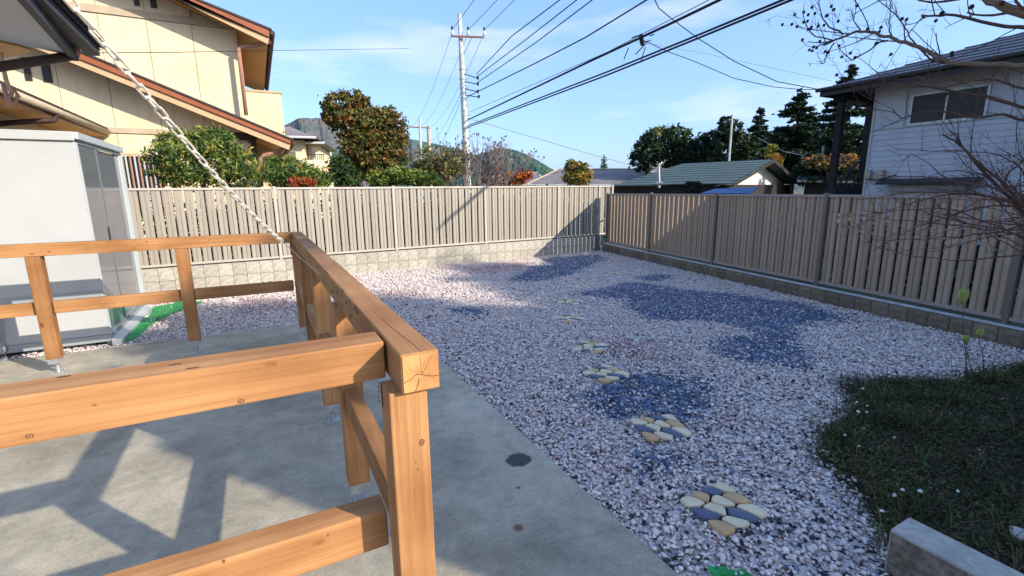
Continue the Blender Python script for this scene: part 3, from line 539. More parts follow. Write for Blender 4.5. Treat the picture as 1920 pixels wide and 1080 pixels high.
# ================= chain =================
CA = Vector((-0.223, 1.021, 1.842)); CB = Vector((0.069, 2.129, 1.362)); CW = Vector((0.262, 2.627, 1.121))
rc = empty('hanging_chain', tuple(CB), 'pale link chain slanting from the upper left down to the timber rail', 'chain')
dirc = (CB - CA).normalized(); pitch = 0.0342; N0 = -12; Lc = (CB - CA).length
nA = dirc.cross(UP).normalized(); nB = dirc.cross(nA)
def link_mesh():
    rw_ = 0.0027; hw = 0.0060; hl = pitch / 2 + rw_ * 0.85; vs = []; fs = []; n = 20; m_ = 6; st = hl - hw
    for i in range(n):
        q = 2 * math.pi * i / n; cxx = (st if math.cos(q) >= 0 else -st) + hw * math.cos(q); cyy = hw * math.sin(q)
        for k_ in range(m_):
            a = 2 * math.pi * k_ / m_; r_ = rw_ * math.cos(a); vs.append((cxx + r_ * math.cos(q), cyy + r_ * math.sin(q), rw_ * math.sin(a)))
    for i in range(n):
        for k_ in range(m_): fs.append((i * m_ + k_, ((i + 1) % n) * m_ + k_, ((i + 1) % n) * m_ + (k_ + 1) % m_, i * m_ + (k_ + 1) % m_))
    me = bpy.data.meshes.new('chain_link'); me.from_pydata(vs, [], fs); me.materials.append(M['chain']); me.polygons.foreach_set('use_smooth', [True] * len(fs)); me.update(); return me
lm = link_mesh(); nl = int(Lc / pitch)
for i in range(N0, nl + 1):
    s_ = i * pitch; tt = s_ / Lc; p = CA + dirc * s_ - UP * (0.03 * 4 * tt * (1 - tt) if 0 < tt < 1 else 0)
    side, nrm = (nA, nB) if i % 2 else (nB, -nA)
    jr = random.uniform(-0.35, 0.35) + 0.5; side, nrm = side * math.cos(jr) + nrm * math.sin(jr), nrm * math.cos(jr) - side * math.sin(jr)
    o = bpy.data.objects.new('chain_link', lm); COL.objects.link(o); o.parent = rc
    mw = Matrix((dirc, side, nrm)).transposed().to_4x4(); o.matrix_local = Matrix.Translation(p - CB) @ mw
b = MB(); b.tube([CB - dirc * 0.01, CB.lerp(CW, 0.5) - UP * 0.004, CW], 0.0014, 6); b.build('tie_wire', M['galv'], rc)

# ================= storage cabinet =================
SX, SY0, SY1, SH = -1.50, 6.20, 7.96, 2.15; SXL = -3.5
rsd = empty('storage_cabinet', (-2.4, 7.0, 0), 'tall white metal storage cabinet with dark sliding doors, behind the timber railing', 'storage cabinet')
bar('front_panel', SXL, SX - 0.005, SY0, SY0 + 0.03, 0.13, SH - 0.09, M['shed'], rsd, 0.003)
bar('roof_edge', SXL, SX - 0.0, SY0 - 0.03, SY0 + 0.02, SH - 0.085, SH, M['shed'], rsd, 0.006)
bar('roof_edge', SX - 0.03, SX + 0.035, SY0 - 0.028, SY1 + 0.02, SH - 0.07, SH - 0.002, M['shedl'], rsd, 0.006)
bar('roof', SXL + 0.01, SX - 0.034, SY0 + 0.024, SY1, SH - 0.05, SH - 0.006, M['shed'], rsd, 0.003)
bar('back_panel', SXL, SX - 0.01, SY1 - 0.03, SY1, 0.1, SH - 0.09, M['shed'], rsd, 0.003)
bar('grey_stripe', SXL, SX - 0.012, SY0 - 0.004, SY0 - 0.001, 0.532, 0.598, M['shedg'], rsd, 0)
bar('base_frame', SXL, SX, SY0 - 0.012, SY0 + 0.06, 0.055, 0.128, M['shedg'], rsd, 0.004)
bar('base_frame', SX - 0.06, SX - 0.002, SY0 + 0.062, SY1, 0.0, 0.10, M['shedg'], rsd, 0.004)
bar('corner_post', SX - 0.03, SX, SY0 + 0.032, SY0 + 0.07, 0.10, SH - 0.09, M['shedl'], rsd, 0.003)
ya, yb = 6.908, 7.895
bar('sliding_door', SX - 0.026, SX - 0.012, SY0 + 0.075, ya - 0.02, 0.11, SH - 0.11, M['frost'], rsd, 0.002)
bar('sliding_door', SX - 0.046, SX - 0.030, ya + 0.03, yb, 0.11, SH - 0.11, M['frost'], rsd, 0.002)
bar('door_stile', SX - 0.028, SX - 0.004, ya - 0.018, ya + 0.028, 0.11, SH - 0.11, M['frost'], rsd, 0.003)
bar('header_rail', SX - 0.03, SX - 0.001, SY0 + 0.075, SY1 - 0.001, SH - 0.105, SH - 0.073, M['shedg'], rsd, 0.002)
for i, (q0, q1) in enumerate(((0.0, 0.035), (0.045, 0.06), (0.075, 0.14))): bar('door_frame', SX - 0.03, SX + 0.004 * (i + 1) - 0.008, yb + q0 + 0.003, yb + q1, 0.10, SH - 0.11, M['shedl'], rsd, 0.002)
bar('door_handle', SX - 0.010, SX - 0.003, ya - 0.06, ya - 0.04, 0.95, 1.2, M['dark'], rsd, 0.001)
b = MB(); b.add([(SX + 0.004, SY0 - 0.02, 0.085), (SX + 0.085, SY0 - 0.02, 0.055), (SX + 0.085, SY1 - 0.1, 0.055), (SX + 0.004, SY1 - 0.1, 0.085), (SX + 0.004, SY0 - 0.02, 0.01), (SX + 0.085, SY0 - 0.02, 0.01), (SX + 0.085, SY1 - 0.1, 0.01), (SX + 0.004, SY1 - 0.1, 0.01)], [(0, 1, 2, 3), (0, 4, 5, 1), (1, 5, 6, 2), (2, 6, 7, 3), (3, 7, 4, 0), (4, 7, 6, 5)]); b.build('door_sill', M['shedl'], rsd)
for (x, y) in ((SXL + .2, SY0 + .05), (-2.3, SY0 + .05), (-1.6, SY0 + .1)): bar('levelling_foot', x - .06, x + .06, y, y + .1, 0.0, 0.053, M['dark'], rsd, 0)
b = MB(); b.tube([(-2.292, 6.15, 0.478), (-2.261, 6.12, 0.403), (-2.28, 6.1, 0.201), (-2.26, 6.08, 0.124), (-2.274, 6.06, 0.042), (-2.341, 6.04, -0.003)], 0.02, 8); b.build('hose', M['wireg'], smooth=True, label='short grey corrugated hose curling at the left foot of the white cabinet', cat='hose')
# weed sheet showing beside the cabinet and by the slab edge
def sheet(name, poly, label):
    g = random.Random(len(poly)); c = Vector((sum(p[0] for p in poly) / len(poly), sum(p[1] for p in poly) / len(poly))); n = 7; vs = [(c.x, c.y, 0.02)]; ring = []
    pts = []
    for a, q in zip(poly, poly[1:] + poly[:1]):
        for s_ in range(4): pts.append((a[0] + (q[0] - a[0]) * s_ / 4 + g.uniform(-.02, .02), a[1] + (q[1] - a[1]) * s_ / 4 + g.uniform(-.02, .02)))
    m_ = len(pts); b = MB(); V = [(c.x, c.y, 0.03)]
    for f_ in (0.35, 0.7, 1.0):
        for p in pts: V.append((c.x + (p[0] - c.x) * f_, c.y + (p[1] - c.y) * f_, 0.012 + g.uniform(0, 0.022)))
    fs = [(0, 1 + i, 1 + (i + 1) % m_) for i in range(m_)]
    for r_ in range(2): fs += [(1 + r_ * m_ + i, 1 + (r_ + 1) * m_ + i, 1 + (r_ + 1) * m_ + (i + 1) % m_, 1 + r_ * m_ + (i + 1) % m_) for i in range(m_)]
    b.add(V, fs); return b.build(name, M['greensheet'], smooth=True, label=label, cat='weed sheet')
sheet('weed_sheet', [(-1.40, 6.14), (-1.34, 6.30), (-1.30, 6.9), (-1.10, 7.5), (-0.85, 8.1), (-1.2, 8.25), (-1.41, 8.0), (-1.41, 7.0)], 'bright green weed control sheet exposed between the cabinet and the gravel')
sheet('weed_sheet', [(1.47, 1.12), (1.53, 1.12), (1.62, 1.04), (1.58, 0.96), (1.46, 1.0)], 'scrap of green weed sheet poking from the gravel at the bottom edge of the picture')

# ================= pebble stepping mats =================
PEB = [(-0.106, 0.1, 'c', .062, .032, -48), (-0.034, 0.11, 't', .045, .034, -35), (0.045, 0.122, 'b', .042, .028, -25), (0.122, 0.11, 'c', .055, .032, -50), (-0.118, 0.004, 'b', .045, .028, -40),
       (-0.058, 0.008, 'c', .060, .038, -55), (0.022, 0.040, 'c', .055, .034, -30), (0.098, 0.018, 't', .050, .038, 20), (0.018, -0.072, 'b', .070, .032, -35), (0.098, -0.085, 'c', .056, .026, -48), (-0.122, -0.095, 't', .058, .034, -48), (-0.055, -0.108, 'c', .045, .026, -38)]
def pebble(cx, cy, lx, ly, rot, seed, m, parent, z=0.018):
    g = random.Random(seed); b = MB(); n = 12; vs = []; ca_, sa_ = math.cos(R(rot)), math.sin(R(rot)); ph = [g.uniform(0.88, 1.07) for _ in range(n)]
    rings = [(0.86, -0.010), (1.0, 0.002), (0.93, 0.012), (0.62, 0.0185)]
    for (rr, zz) in rings:
        for i in range(n):
            a = 2 * math.pi * i / n; ux, uy = math.cos(a), math.sin(a); e = 0.62; px_ = math.copysign(abs(ux) ** e, ux) * lx * rr * ph[i]; py_ = math.copysign(abs(uy) ** e, uy) * ly * rr * ph[(i * 5) % n]
            vs.append((cx + px_ * ca_ - py_ * sa_, cy + px_ * sa_ + py_ * ca_, z + zz))
    vs.append((cx, cy, z + 0.020)); fs = [(r_ * n + i, r_ * n + (i + 1) % n, (r_ + 1) * n + (i + 1) % n, (r_ + 1) * n + i) for r_ in range(3) for i in range(n)]
    fs += [(3 * n + i, 3 * n + (i + 1) % n, 4 * n) for i in range(n)]
    b.add(vs, fs); return b.build('pebble', m, parent, smooth=True)
ml = ['nearest stepping mat of cream, tan and slate pebbles, beside the slab', 'second nearest pebble stepping mat, at the foot of the round blue gravel patch', 'third pebble stepping mat from the front, upper left of the round blue patch', 'fourth pebble stepping mat from the front, left of the reddish gravel patch', 'fifth pebble stepping mat from the front, half sunk in pale gravel at the sunlight edge', 'sixth pebble stepping mat from the front, nearly swallowed by sunlit gravel', 'seventh pebble stepping mat, faint and gravel-strewn beside the long blue patch', 'farthest pebble stepping mat, small and pale toward the corner of the two fences']
t0 = empty('stepping_mat', (1.873, 1.370, 0), ml[0], 'stepping mat', 'pebble stepping mats laid in a row across the gravel')
def cut(poly, p, nrm):
    o = []
    for a, c in zip(poly, poly[1:] + poly[:1]):
        da, dc = (Vector(a) - p).dot(nrm), (Vector(c) - p).dot(nrm)
        if da <= 0: o.append(a)
        if (da < 0) != (dc < 0) and da != dc: o.append(tuple(Vector(a).lerp(Vector(c), da / (da - dc))))
    return o
def fitted_pebble(i, cx, cy, m, parent):
    # a pebble cut to fit its neighbours: its share of the mat, corners rounded off, gently domed
    RM = Matrix.Rotation(R(48), 2); T = lambda q: Vector(((RM @ Vector(q[:2])).x * .60, (RM @ Vector(q[:2])).y)); TI = lambda q: RM.transposed() @ Vector((q[0] / .60, q[1]))
    poly = [tuple(T(q)) for q in [(-.158, .148), (.168, .150), (.146, -.150), (-.176, -.146)]]; p = T((cx, cy))
    for j, q in enumerate(PEB):
        if j != i: qv = T(q); poly = cut(poly, (p + qv) / 2, (qv - p).normalized())
    poly = [tuple(TI(q)) for q in poly]; m2 = [Vector(a).lerp(Vector(c), .5) for a, c in zip(poly, poly[1:] + poly[:1])]
    for _ in range(3): poly = [tuple(Vector(a).lerp(Vector(c), t)) for a, c in zip(poly, poly[1:] + poly[:1]) for t in (.20, .80)] if _ < 2 else poly
    cc = sum((Vector(a) for a in poly), Vector((0, 0))) / len(poly); n = len(poly); g = random.Random(i); vs = []; hh = g.uniform(-.0015, .002)
    for sc_, zz in ((.93, -.004), (.985, .008), (.955, .0155), (.86, .0195), (.6, .0215)):
        for a in poly: d = Vector(a) - cc; sft = max(0, 1 - .0040 / max(d.length, .01)); vs.append((1.873 + cc.x + d.x * sc_ * sft, 1.370 + cc.y + d.y * sc_ * sft, .010 + zz + hh))
    vs.append((1.873 + cc.x, 1.370 + cc.y, .0322 + hh)); fs = [(r_ * n + k_, r_ * n + (k_ + 1) % n, (r_ + 1) * n + (k_ + 1) % n, (r_ + 1) * n + k_) for r_ in range(4) for k_ in range(n)] + [(4 * n + k_, 4 * n + (k_ + 1) % n, 5 * n) for k_ in range(n)]
    b = MB(); b.add(vs, fs); return b.build('pebble', m, parent, smooth=True)
for i, (x, y, c, lx, ly, rot) in enumerate(PEB): fitted_pebble(i, x, y, {'c': M['pebc'], 't': M['pebt'], 'b': M['pebb']}[c], t0)
b = MB(); b.box(1.873 - .13, 1.873 + .13, 1.37 - .125, 1.37 + .13, 0.002, 0.012); b.build('mesh_backing', M['soil'], t0)
for (x, y, rot), lab in zip(MATS[1:], ml[1:]):
    r_ = t0.copy(); COL.objects.link(r_); r_.location = (x, y, -0.001 if y < 3.5 else (-0.012 if y < 6 else -0.016)); r_.rotation_euler = (0, 0, R(rot)); r_['label'] = lab
    for c in t0.children:
        q = c.copy(); COL.objects.link(q); q.parent = r_
# a few stray stones lying over the mats
g_ = np.random.default_rng(5)

# ================= kerb wall bottom right =================
kw = empty('kerb_wall', (2.2, 0.3, 0), 'stub of low grey-brown concrete block wall in the bottom right corner beside the grass', 'wall')
for (y1, y0) in ((0.80, 0.405), (0.398, 0.003), (-0.004, -0.4), (-0.407, -0.8)):
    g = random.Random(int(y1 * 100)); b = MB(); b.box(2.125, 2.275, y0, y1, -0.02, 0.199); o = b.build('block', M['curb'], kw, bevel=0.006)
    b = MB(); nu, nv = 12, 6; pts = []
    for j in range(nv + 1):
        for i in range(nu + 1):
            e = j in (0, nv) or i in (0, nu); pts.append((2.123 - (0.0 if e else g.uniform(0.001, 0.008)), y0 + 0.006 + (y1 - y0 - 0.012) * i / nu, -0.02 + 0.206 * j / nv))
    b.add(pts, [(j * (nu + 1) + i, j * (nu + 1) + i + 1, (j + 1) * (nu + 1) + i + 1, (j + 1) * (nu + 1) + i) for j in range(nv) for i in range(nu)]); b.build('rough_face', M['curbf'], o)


# ================= cream neighbour house (left) =================
rh = empty('cream_house', (-3, 16, 0), 'two-storey cream house with rust-brown sloping roof edges behind the back fence', 'house')
HY, RY = 16.0, 15.2
def line(p, q): return lambda x: p[1] + (q[1] - p[1]) * (x - p[0]) / (q[0] - p[0])
ut, um, ub = line(*[(-0.819, 6.283), (0.765, 5.808)]), line(*[(-0.978, 6.259), (0.697, 5.642)]), line(*[(-1.18, 6.227), (0.643, 5.479)])
lt, lm_, lb_ = line(*[(-3.202, 4.763), (1.007, 3.013)]), line(*[(-3.237, 4.621), (0.97, 2.911)]), line(*[(-3.541, 4.589), (0.809, 2.792)])
def rake(name, xa, xb, ft, fm, fb, y0, y1):
    """sloping roof edge: tile strip, rust fascia, tan board and the roof behind, seen from below"""
    b = MB(); b.prism([(xa, y0, ft(xa) + .05), (xb + .06, y0, ft(xb + .06) + .05), (xb + .06, y0, ft(xb + .06)), (xa, y0, ft(xa))], (0, y1 - y0, 0)); rf_ = b.build('roof', M['tile'], rh)
    b = MB(); b.prism([(xa, y0 + .03, ft(xa) - .002), (xb, y0 + .03, ft(xb) - .002), (xb - .02, y0 + .03, fm(xb - .02)), (xa, y0 + .03, fm(xa))], (0, .04, 0)); b.build('fascia_board', M['fascia'], rf_)
    b = MB(); b.prism([(xa, y0 + .08, fm(xa) - .01), (xb - .02, y0 + .08, fm(xb - .02) - .01), (xb - .07, y0 + .08, fb(xb - .07)), (xa, y0 + .08, fb(xa))], (0, .05, 0)); b.build('bargeboard', M['fascia2'], rf_)
    b = MB(); b.prism([(xa, y0 + .14, fm(xa) + .02), (xb - .05, y0 + .14, fm(xb - .05) + .02), (xb - .05, y0 + .14, fm(xb - .05) - .03), (xa, y0 + .14, fm(xa) - .03)], (0, y1 - y0 - .2, 0)); b.build('soffit', M['soff'], rf_)
    b = MB(); b.tube([(xb + .07, y0 + .02, ft(xb) - .07), (xb + .07, y1, ft(xb) - .07)], .06, 8); b.build('gutter', M['brown'], rf_)
    return rf_
rake('roof', -7.5, 0.74, ut, um, ub, RY, 23.5)
rake('roof', -7.5, 1.0, lt, lm_, lb_, RY, 21)
def clip_panel(x0, x1, z0, ztop, y=HY):
    """a wall panel whose top follows a roof line"""
    return [(x0, y, z0), (x1, y, z0), (x1, y, ztop(x1)), (x0, y, ztop(x0))]
cx_ = -0.045; xs = [cx_]; 
while xs[-1] > -9: xs.append(xs[-1] - (1.03 if len(xs) == 1 else 0.97))
holes_u = [[(-2.23, 6.609), (-2.115, 6.192)], [(-1.895, 6.616), (-1.763, 6.195)]]
holes_l = [[(-4.561, 4.742), (-4.437, 4.226)], [(-4.238, 4.648), (-4.073, 4.222)]]
ZB1, ZB0 = 6.0, 3.17
for a, c in zip(xs[1:], xs[:-1]):
    a_, c_ = a + .006, c - .006
    for (z0, tp) in ((lambda x: max(lt(x) - 0.0, ZB0 + .08), lambda x: min(ZB1 - .09, ub(x) + .2)), (None, None), (0, 0)):
        b = MB()
        if tp is None: z0f, z1f = (lambda x: ZB1 + .09), (lambda x: ub(x) + .2)
        elif tp == 0: z0f, z1f = (lambda x: 0.0), (lambda x: ZB0 - .07)
        else: z0f, z1f = z0, tp
        zb, zt = (z0f(a_), z0f(c_)), (z1f(a_), z1f(c_))
        if tp == 0 and a < -1.0 or tp != 0:
            if tp == 0 and c > -1.0: continue
            if zt[0] > zb[0] + .02 and zt[1] > zb[1] + .02: b.prism([(a_, HY, zb[0]), (c_, HY, zb[1]), (c_, HY, zt[1]), (a_, HY, zt[0])], (0, .05, 0)); b.build('wall_panel', M['cream'], rh)
    # the strip of wall under the low roof slope
    f0, f1 = ZB0 + .07, lambda x: min(lb_(x) + .25, ZB1 - .1)
    if f1(c_) > f0 + .03: b = MB(); b.prism([(a_, HY + .003, f0), (c_, HY + .003, f0), (c_, HY + .003, f1(c_)), (a_, HY + .003, f1(a_))], (0, .04, 0)); b.build('wall_panel', M['cream'], rh)
b = MB(); b.box(-9, -0.06, HY + .06, 23, 0, 3.2); b.prism([(-9, HY + .06, 3.2), (-.06, HY + .06, 3.2), (-.06, HY + .06, ub(-.06) + .1), (-9, HY + .06, ub(-9) + .1)], (0, 6.9, 0)); b.build('wall', M['cream'], rh)
b = MB(); b.box(-9, cx_, HY - .04, HY + .05, ZB1 - .085, ZB1 + .085); b.build('trim_band', M['bandm'], rh)
b = MB(); b.box(-9, -.95, HY - .04, HY + .05, ZB0 - .065, ZB0 + .065); b.build('trim_band', M['bandm'], rh)
for (p, q) in holes_u + holes_l:
    x0, x1 = sorted((p[0], q[0])); z0, z1 = sorted((p[1], q[1])); b = MB(); b.box(x0, x1, HY - .025, HY + .02, z0, z1); wn = b.build('window', M['brown'], rh)
    b = MB(); b.box(x0 + .03, x1 - .03, HY - .031, HY - .024, z0 + .03, z1 - .03); b.build('pane', M['pane_dark'], wn)
# porch at the right corner
b = MB(); b.box(-.95, .16, HY - .03, HY + .12, 3.03, 3.23); b.build('porch_beam', M['brown'], rh)
b = MB(); b.box(0.0, .13, HY - .03, HY + .1, 0, 3.03); b.build('porch_post', M['brown'], rh)
b = MB(); b.box(-.94, .10, HY + .12, HY + 1.2, 2.92, 2.97); b.build('porch_ceiling', M['white'], rh)
def pipe(name, pts, r=.045, m='pipe', parent=rh): b = MB(); b.tube(pts, r, 8); return b.build(name, M[m], parent, smooth=True)
pipe('downpipe', [(0.933, 15.6, 2.872), (0.641, 15.6, 2.716), (0.277, 15.6, 2.605), (0.203, 15.6, 2.531), (0.135, 15.6, 1.738)], .055)
pipe('downpipe', [(0.749, 15.7, 5.672), (0.634, 15.7, 5.577), (0.003, 15.7, 5.422), (-0.041, 15.7, 5.364), (-0.033, 15.7, 3.672)], .055)
# barred window at fence height
gx0, gx1, gz0, gz1 = [-2.952, -2.18, 1.03, 2.533]
b = MB(); b.box(gx0, gx1, HY - .06, HY - .003, gz0, gz1); wn = b.build('window', M['brown'], rh)
b = MB(); b.box(gx0 + .05, gx1 - .05, HY - .066, HY - .059, gz0 + .05, gz1 - .05); b.build('pane', M['win'], wn)
for i in range(8): x = gx0 + .06 + (gx1 - gx0 - .12) * i / 7; b = MB(); b.box(x - .018, x + .018, HY - .16, HY - .13, gz0, gz1 + .02); b.build('window_bar', M['pipe'] if i % 2 else M['shedl'], wn)
b = MB(); b.box(gx0 - .02, gx1 + .02, HY - .17, HY - .12, gz1 + .02, gz1 + .06); b.build('window_rail', M['bandm'], wn)
# balcony block beyond the corner
bx0, bx1, bz1, bz0 = [-0.057, 1.077, 4.946, 2.2]
b = MB(); b.box(bx0, bx1, 19, 22, bz0, bz1 - .07); bl = b.build('balcony', M['cream'], rh)
b = MB(); b.box(bx0 - .03, bx1 + .03, 18.97, 22.03, bz1 - .07, bz1); b.build('balcony_cap', M['bandm'], bl)
b = MB(); b.box(0.0, bx1 + .3, 19.3, 22.5, 0, 3.0); b.build('wall', M['cream'], rh)
# single-storey wing with its gutter coming towards the yard
b = MB(); b.prism([(-3.17, 9.75, 3.16), (-3.17, 9.75, 3.22), (-5.6, 9.75, 4.25), (-5.6, 9.75, 4.18)], (0, 6.2, 0)); wr = b.build('wing_roof', M['tile'], rh)
b = MB(); b.box(-3.28, -3.24, 9.8, 15.9, 3.0, 3.15); b.build('fascia_board', M['pipe'], wr)
b = MB(); b.tube([(-3.17, 9.8, 3.10), (-3.17, 15.9, 3.10)], .062, 10); b.build('gutter', M['bandm'], wr, smooth=True)
b = MB(); b.box(-3.92, -3.29, 9.8, 15.9, 3.0, 3.03); b.build('soffit', M['soff'], wr)
b = MB(); b.box(-6, -3.92, 10.2, 15.9, 0, 2.99); b.build('wing_wall', M['cream'], rh)
b = MB(); b.box(-3.918, -3.9, 11.6, 11.9, 2.25, 2.6); b.build('vent', M['bandm'], rh)
pipe('downpipe', [(-3.17, 12.294, 3.141), (-3.17, 12.274, 3.006), (-3.2, 12.17, 2.915), (-3.35, 11.954, 2.87), (-3.9, 12.282, 2.845), (-4.0, 11.543, 2.716)], .05, 'brown')

# near flat porch roof, upper left
rp_ = empty('porch_roof', (-1.9, 5.5, 3), 'white-lined porch roof corner with dark fascia and brown gutter pipe, top left corner', 'roof')
E = [(-1.17, 2.4), (-1.425, 5.23), (-1.60, 6.98), (-2.01, 6.6), (-4.2, 4.6), (-4.2, 2.4)]
b = MB(); b.prism([(x, y, 3.0) for x, y in E], (0, 0, .05)); b.build('soffit', M['white'], rp_)
E2 = [(-1.12, 2.4), (-1.375, 5.23), (-1.55, 7.06), (-1.60, 7.06), (-1.605, 6.98), (-1.43, 5.23), (-1.175, 2.4)]
b = MB(); b.prism([(x, y, 2.965) for x, y in E2], (0, 0, .15)); b.build('fascia_board', M['tile'], rp_)
b = MB(); b.prism([(-1.07, 2.4, 3.06), (-1.34, 5.5, 3.06), (-1.38, 7.16, 3.06), (-1.5, 7.2, 3.06), (-1.5, 2.4, 3.06)], (0, 0, .05)); tr_ = b.build('roof_tiles', M['tile'], rp_)
for i in range(3): b = MB(); o_ = .045 * i; b.prism([(-1.07 + o_, 2.4, 3.115 + .022 * i), (-1.335 + o_ * .7, 5.5, 3.115 + .022 * i), (-1.37 + o_ * .7, 7.17, 3.115 + .022 * i), (-1.9, 7.2, 3.3), (-1.9, 2.4, 3.3)], (0, 0, .02)); b.build('tile_edge', M['brown'] if i == 2 else M['tile'], tr_)
pipe('gutter_outlet', [(-1.548, 6.981, 3.184), (-1.569, 6.976, 3.003)], .055, 'pipe', rp_)
pipe('drain_pipe', [(-1.556, 6.979, 3.005), (-1.635, 6.909, 2.965), (-1.825, 6.654, 2.842), (-2.054, 6.377, 2.701)], .045, 'brown', rp_)
b = MB(); b.prism([(-2.021, 6.569, 2.98), (-1.894, 6.697, 2.98), (-1.853, 6.819, 2.98), (-2.284, 7.396, 2.98)], (0, 0, .015)); b.build('rafter', M['soff'], rp_)
pipe('yellow_cord', [(-2.168, 7.075, 3.021), (-2.175, 7.073, 2.878), (-2.169, 7.075, 2.725), (-2.156, 7.079, 2.613)], .018, 'fascia2', rp_)
pipe('cable_coil', [(-2.227, 7.162, 2.695), (-2.219, 7.164, 2.549), (-2.181, 7.176, 2.5), (-2.137, 7.189, 2.591), (-2.153, 7.184, 2.663), (-2.2, 7.17, 2.572), (-2.238, 7.158, 2.472)], .02, 'pipe', rp_)

# ================= white weatherboard house (right) =================
rw2 = empty('weatherboard_house', (18, 4, 0), 'two-storey white weatherboard house with dark hip roof beyond the right fence', 'house')
WX = 15.0; YN = 7.50
b = MB(); b.box(WX + .03, 22, -5, YN - .02, 0, 4.25); b.build('wall', M['siding'], rw2)
z = -0.05; first = None
while z < 3.0:
    b_ = None
    if first is None:
        b = MB(); b.prism([(WX, 0, 0.0), (WX + .028, 0, 0), (WX + .028, 0, .138), (WX + .012, 0, .138)], (0, 12.45, 0)); first = b.build('weatherboard', M['siding'], rw2); first.location = Vector((0, -4.96, z)) - Vector((18, 4, 0)) + Vector((18, 4, 0))
    else:
        o = bpy.data.objects.new('weatherboard', first.data); COL.objects.link(o); o.parent = rw2; o.location = Vector(first.location) + Vector((0, 0, z + .05))
    z += .141
zt_ = z
wy0, wy1, wz0, wz1 = 5.20, 6.62, 3.12, 3.77
for (y0, y1, z0, z1) in ((YN - .73 + .005, YN - .03, zt_ + .01, 4.2), (wy0 - .03, YN - .735, wz1 + .06, 4.2), (1.6, wy0 - .04, zt_ + .01, 4.2), (-1.5, 1.59, zt_ + .01, 4.2), (wy0 - .03, YN - .735, zt_ + .01, wz0 - .05)):
    if z1 > z0 + .02: b = MB(); b.box(WX, WX + .028, y0, y1, z0, z1); b.build('wall_panel', M['siding'], rw2)
b = MB(); b.box(WX - .012, WX + .005, -4.9, YN, zt_ - .02, zt_ + .008); b.build('trim_band', M['shedg'], rw2)
b = MB(); b.box(WX - .02, WX + .02, YN - .03, YN + .02, 0, 4.2); b.build('corner_trim', M['white'], rw2)
b = MB(); [b.box(WX - .04, WX + .03, *q) for q in ((wy0 - .05, wy1 + .05, wz0 - .06, wz0), (wy0 - .05, wy1 + .05, wz1, wz1 + .05), (wy0 - .05, wy0, wz0, wz1), (wy1, wy1 + .05, wz0, wz1))]; wn = b.build('window', M['shedl'], rw2)
wm = 5.93
b = MB(); b.box(WX - .02, WX - .012, wm + .02, wy1, wz0, wz1); b.build('pane', M['pane_dark'], wn)
b = MB(); b.box(WX - .012, WX - .004, wy0, wm - .02, wz0, wz1); b.build('pane', M['pane_dark'], wn)
b = MB(); b.box(WX - .03, WX, wm - .02, wm + .02, wz0, wz1); b.build('window_stile', M['shedl'], wn)
b = MB(); b.prism([(WX - .5, 5.0, 1.60), (WX - .5, 7.0, 1.60), (WX - .004, 7.0, 1.70), (WX - .004, 5.0, 1.70)], (0, 0, .05)); b.build('awning', M['tile'], rw2)
b = MB(); b.box(WX - .2, WX - .004, 5.25, 6.8, 1.42, 1.58); b.build('shutter_box', M['shedg'], rw2)
b = MB(); b.box(WX - .06, WX - .004, 5.3, 6.7, 0.5, 1.40); wn = b.build('window', M['shedl'], rw2)
b = MB(); b.box(WX - .066, WX - .061, 5.36, 6.64, 0.55, 1.34); b.build('pane', M['win'], wn)
for (px_y0, px_y1) in ((7.33, 7.48), (7.02, 7.19)): b = MB(); b.box(WX - .14, WX - .004, px_y0, px_y1, 1.76, 2.0); b.build('meter_box', M['bandm'], rw2, bevel=.02)
pipe('conduit', [(WX - .05, 7.4, 1.74), (WX - .05, 7.1, 1.72), (WX - .05, 6.9, 1.80), (WX - .05, 6.75, 1.86)], .015, 'wire', rw2)
# hip roof
ex0, ex1, ey0, ey1, ez = 14.2, 23.0, -6.0, 8.5, 4.22; rz = 5.75; rx = 18.6
V = [(ex0, ey1, ez), (ex1, ey1, ez), (ex1, ey0, ez), (ex0, ey0, ez), (rx, ey1 - 4.4, rz), (rx, ey0 + 4.4, rz)]
b = MB(); b.add(V + [(x, y, z - .05) for x, y, z in V[:4]], [(0, 4, 5, 3), (0, 1, 4), (1, 2, 5, 4), (2, 3, 5), (0, 3, 9, 6), (0, 6, 7, 1), (1, 7, 8, 2), (2, 8, 9, 3), (6, 9, 8, 7)]); hr = b.build('roof', M['sroof'], rw2)
b = MB(); b.box(ex0 - .02, ex0 + .02, ey0, ey1 + .02, ez - .2, ez + .01); b.box(ex0 + .021, ex1, ey1 - .02, ey1 + .02, ez - .2, ez + .01); b.build('fascia_board', M['tile'], hr)
b = MB(); b.tube([(ex0 - .07, ey0, ez - .03), (ex0 - .07, ey1 + .1, ez - .03)], .055, 8); b.build('gutter', M['tile'], hr)
for i in range(9): zz = ez + (rz - ez) * (i + 1) / 10; xx = ex0 + 4.4 * (i + 1) / 10; d_ = 4.4 * (i + 1) / 10; b = MB(); b.box(xx, xx + .02, ey0 + d_, ey1 - d_, zz - .01, zz + .028); b.build('roof_lap', M['sroof'], hr)
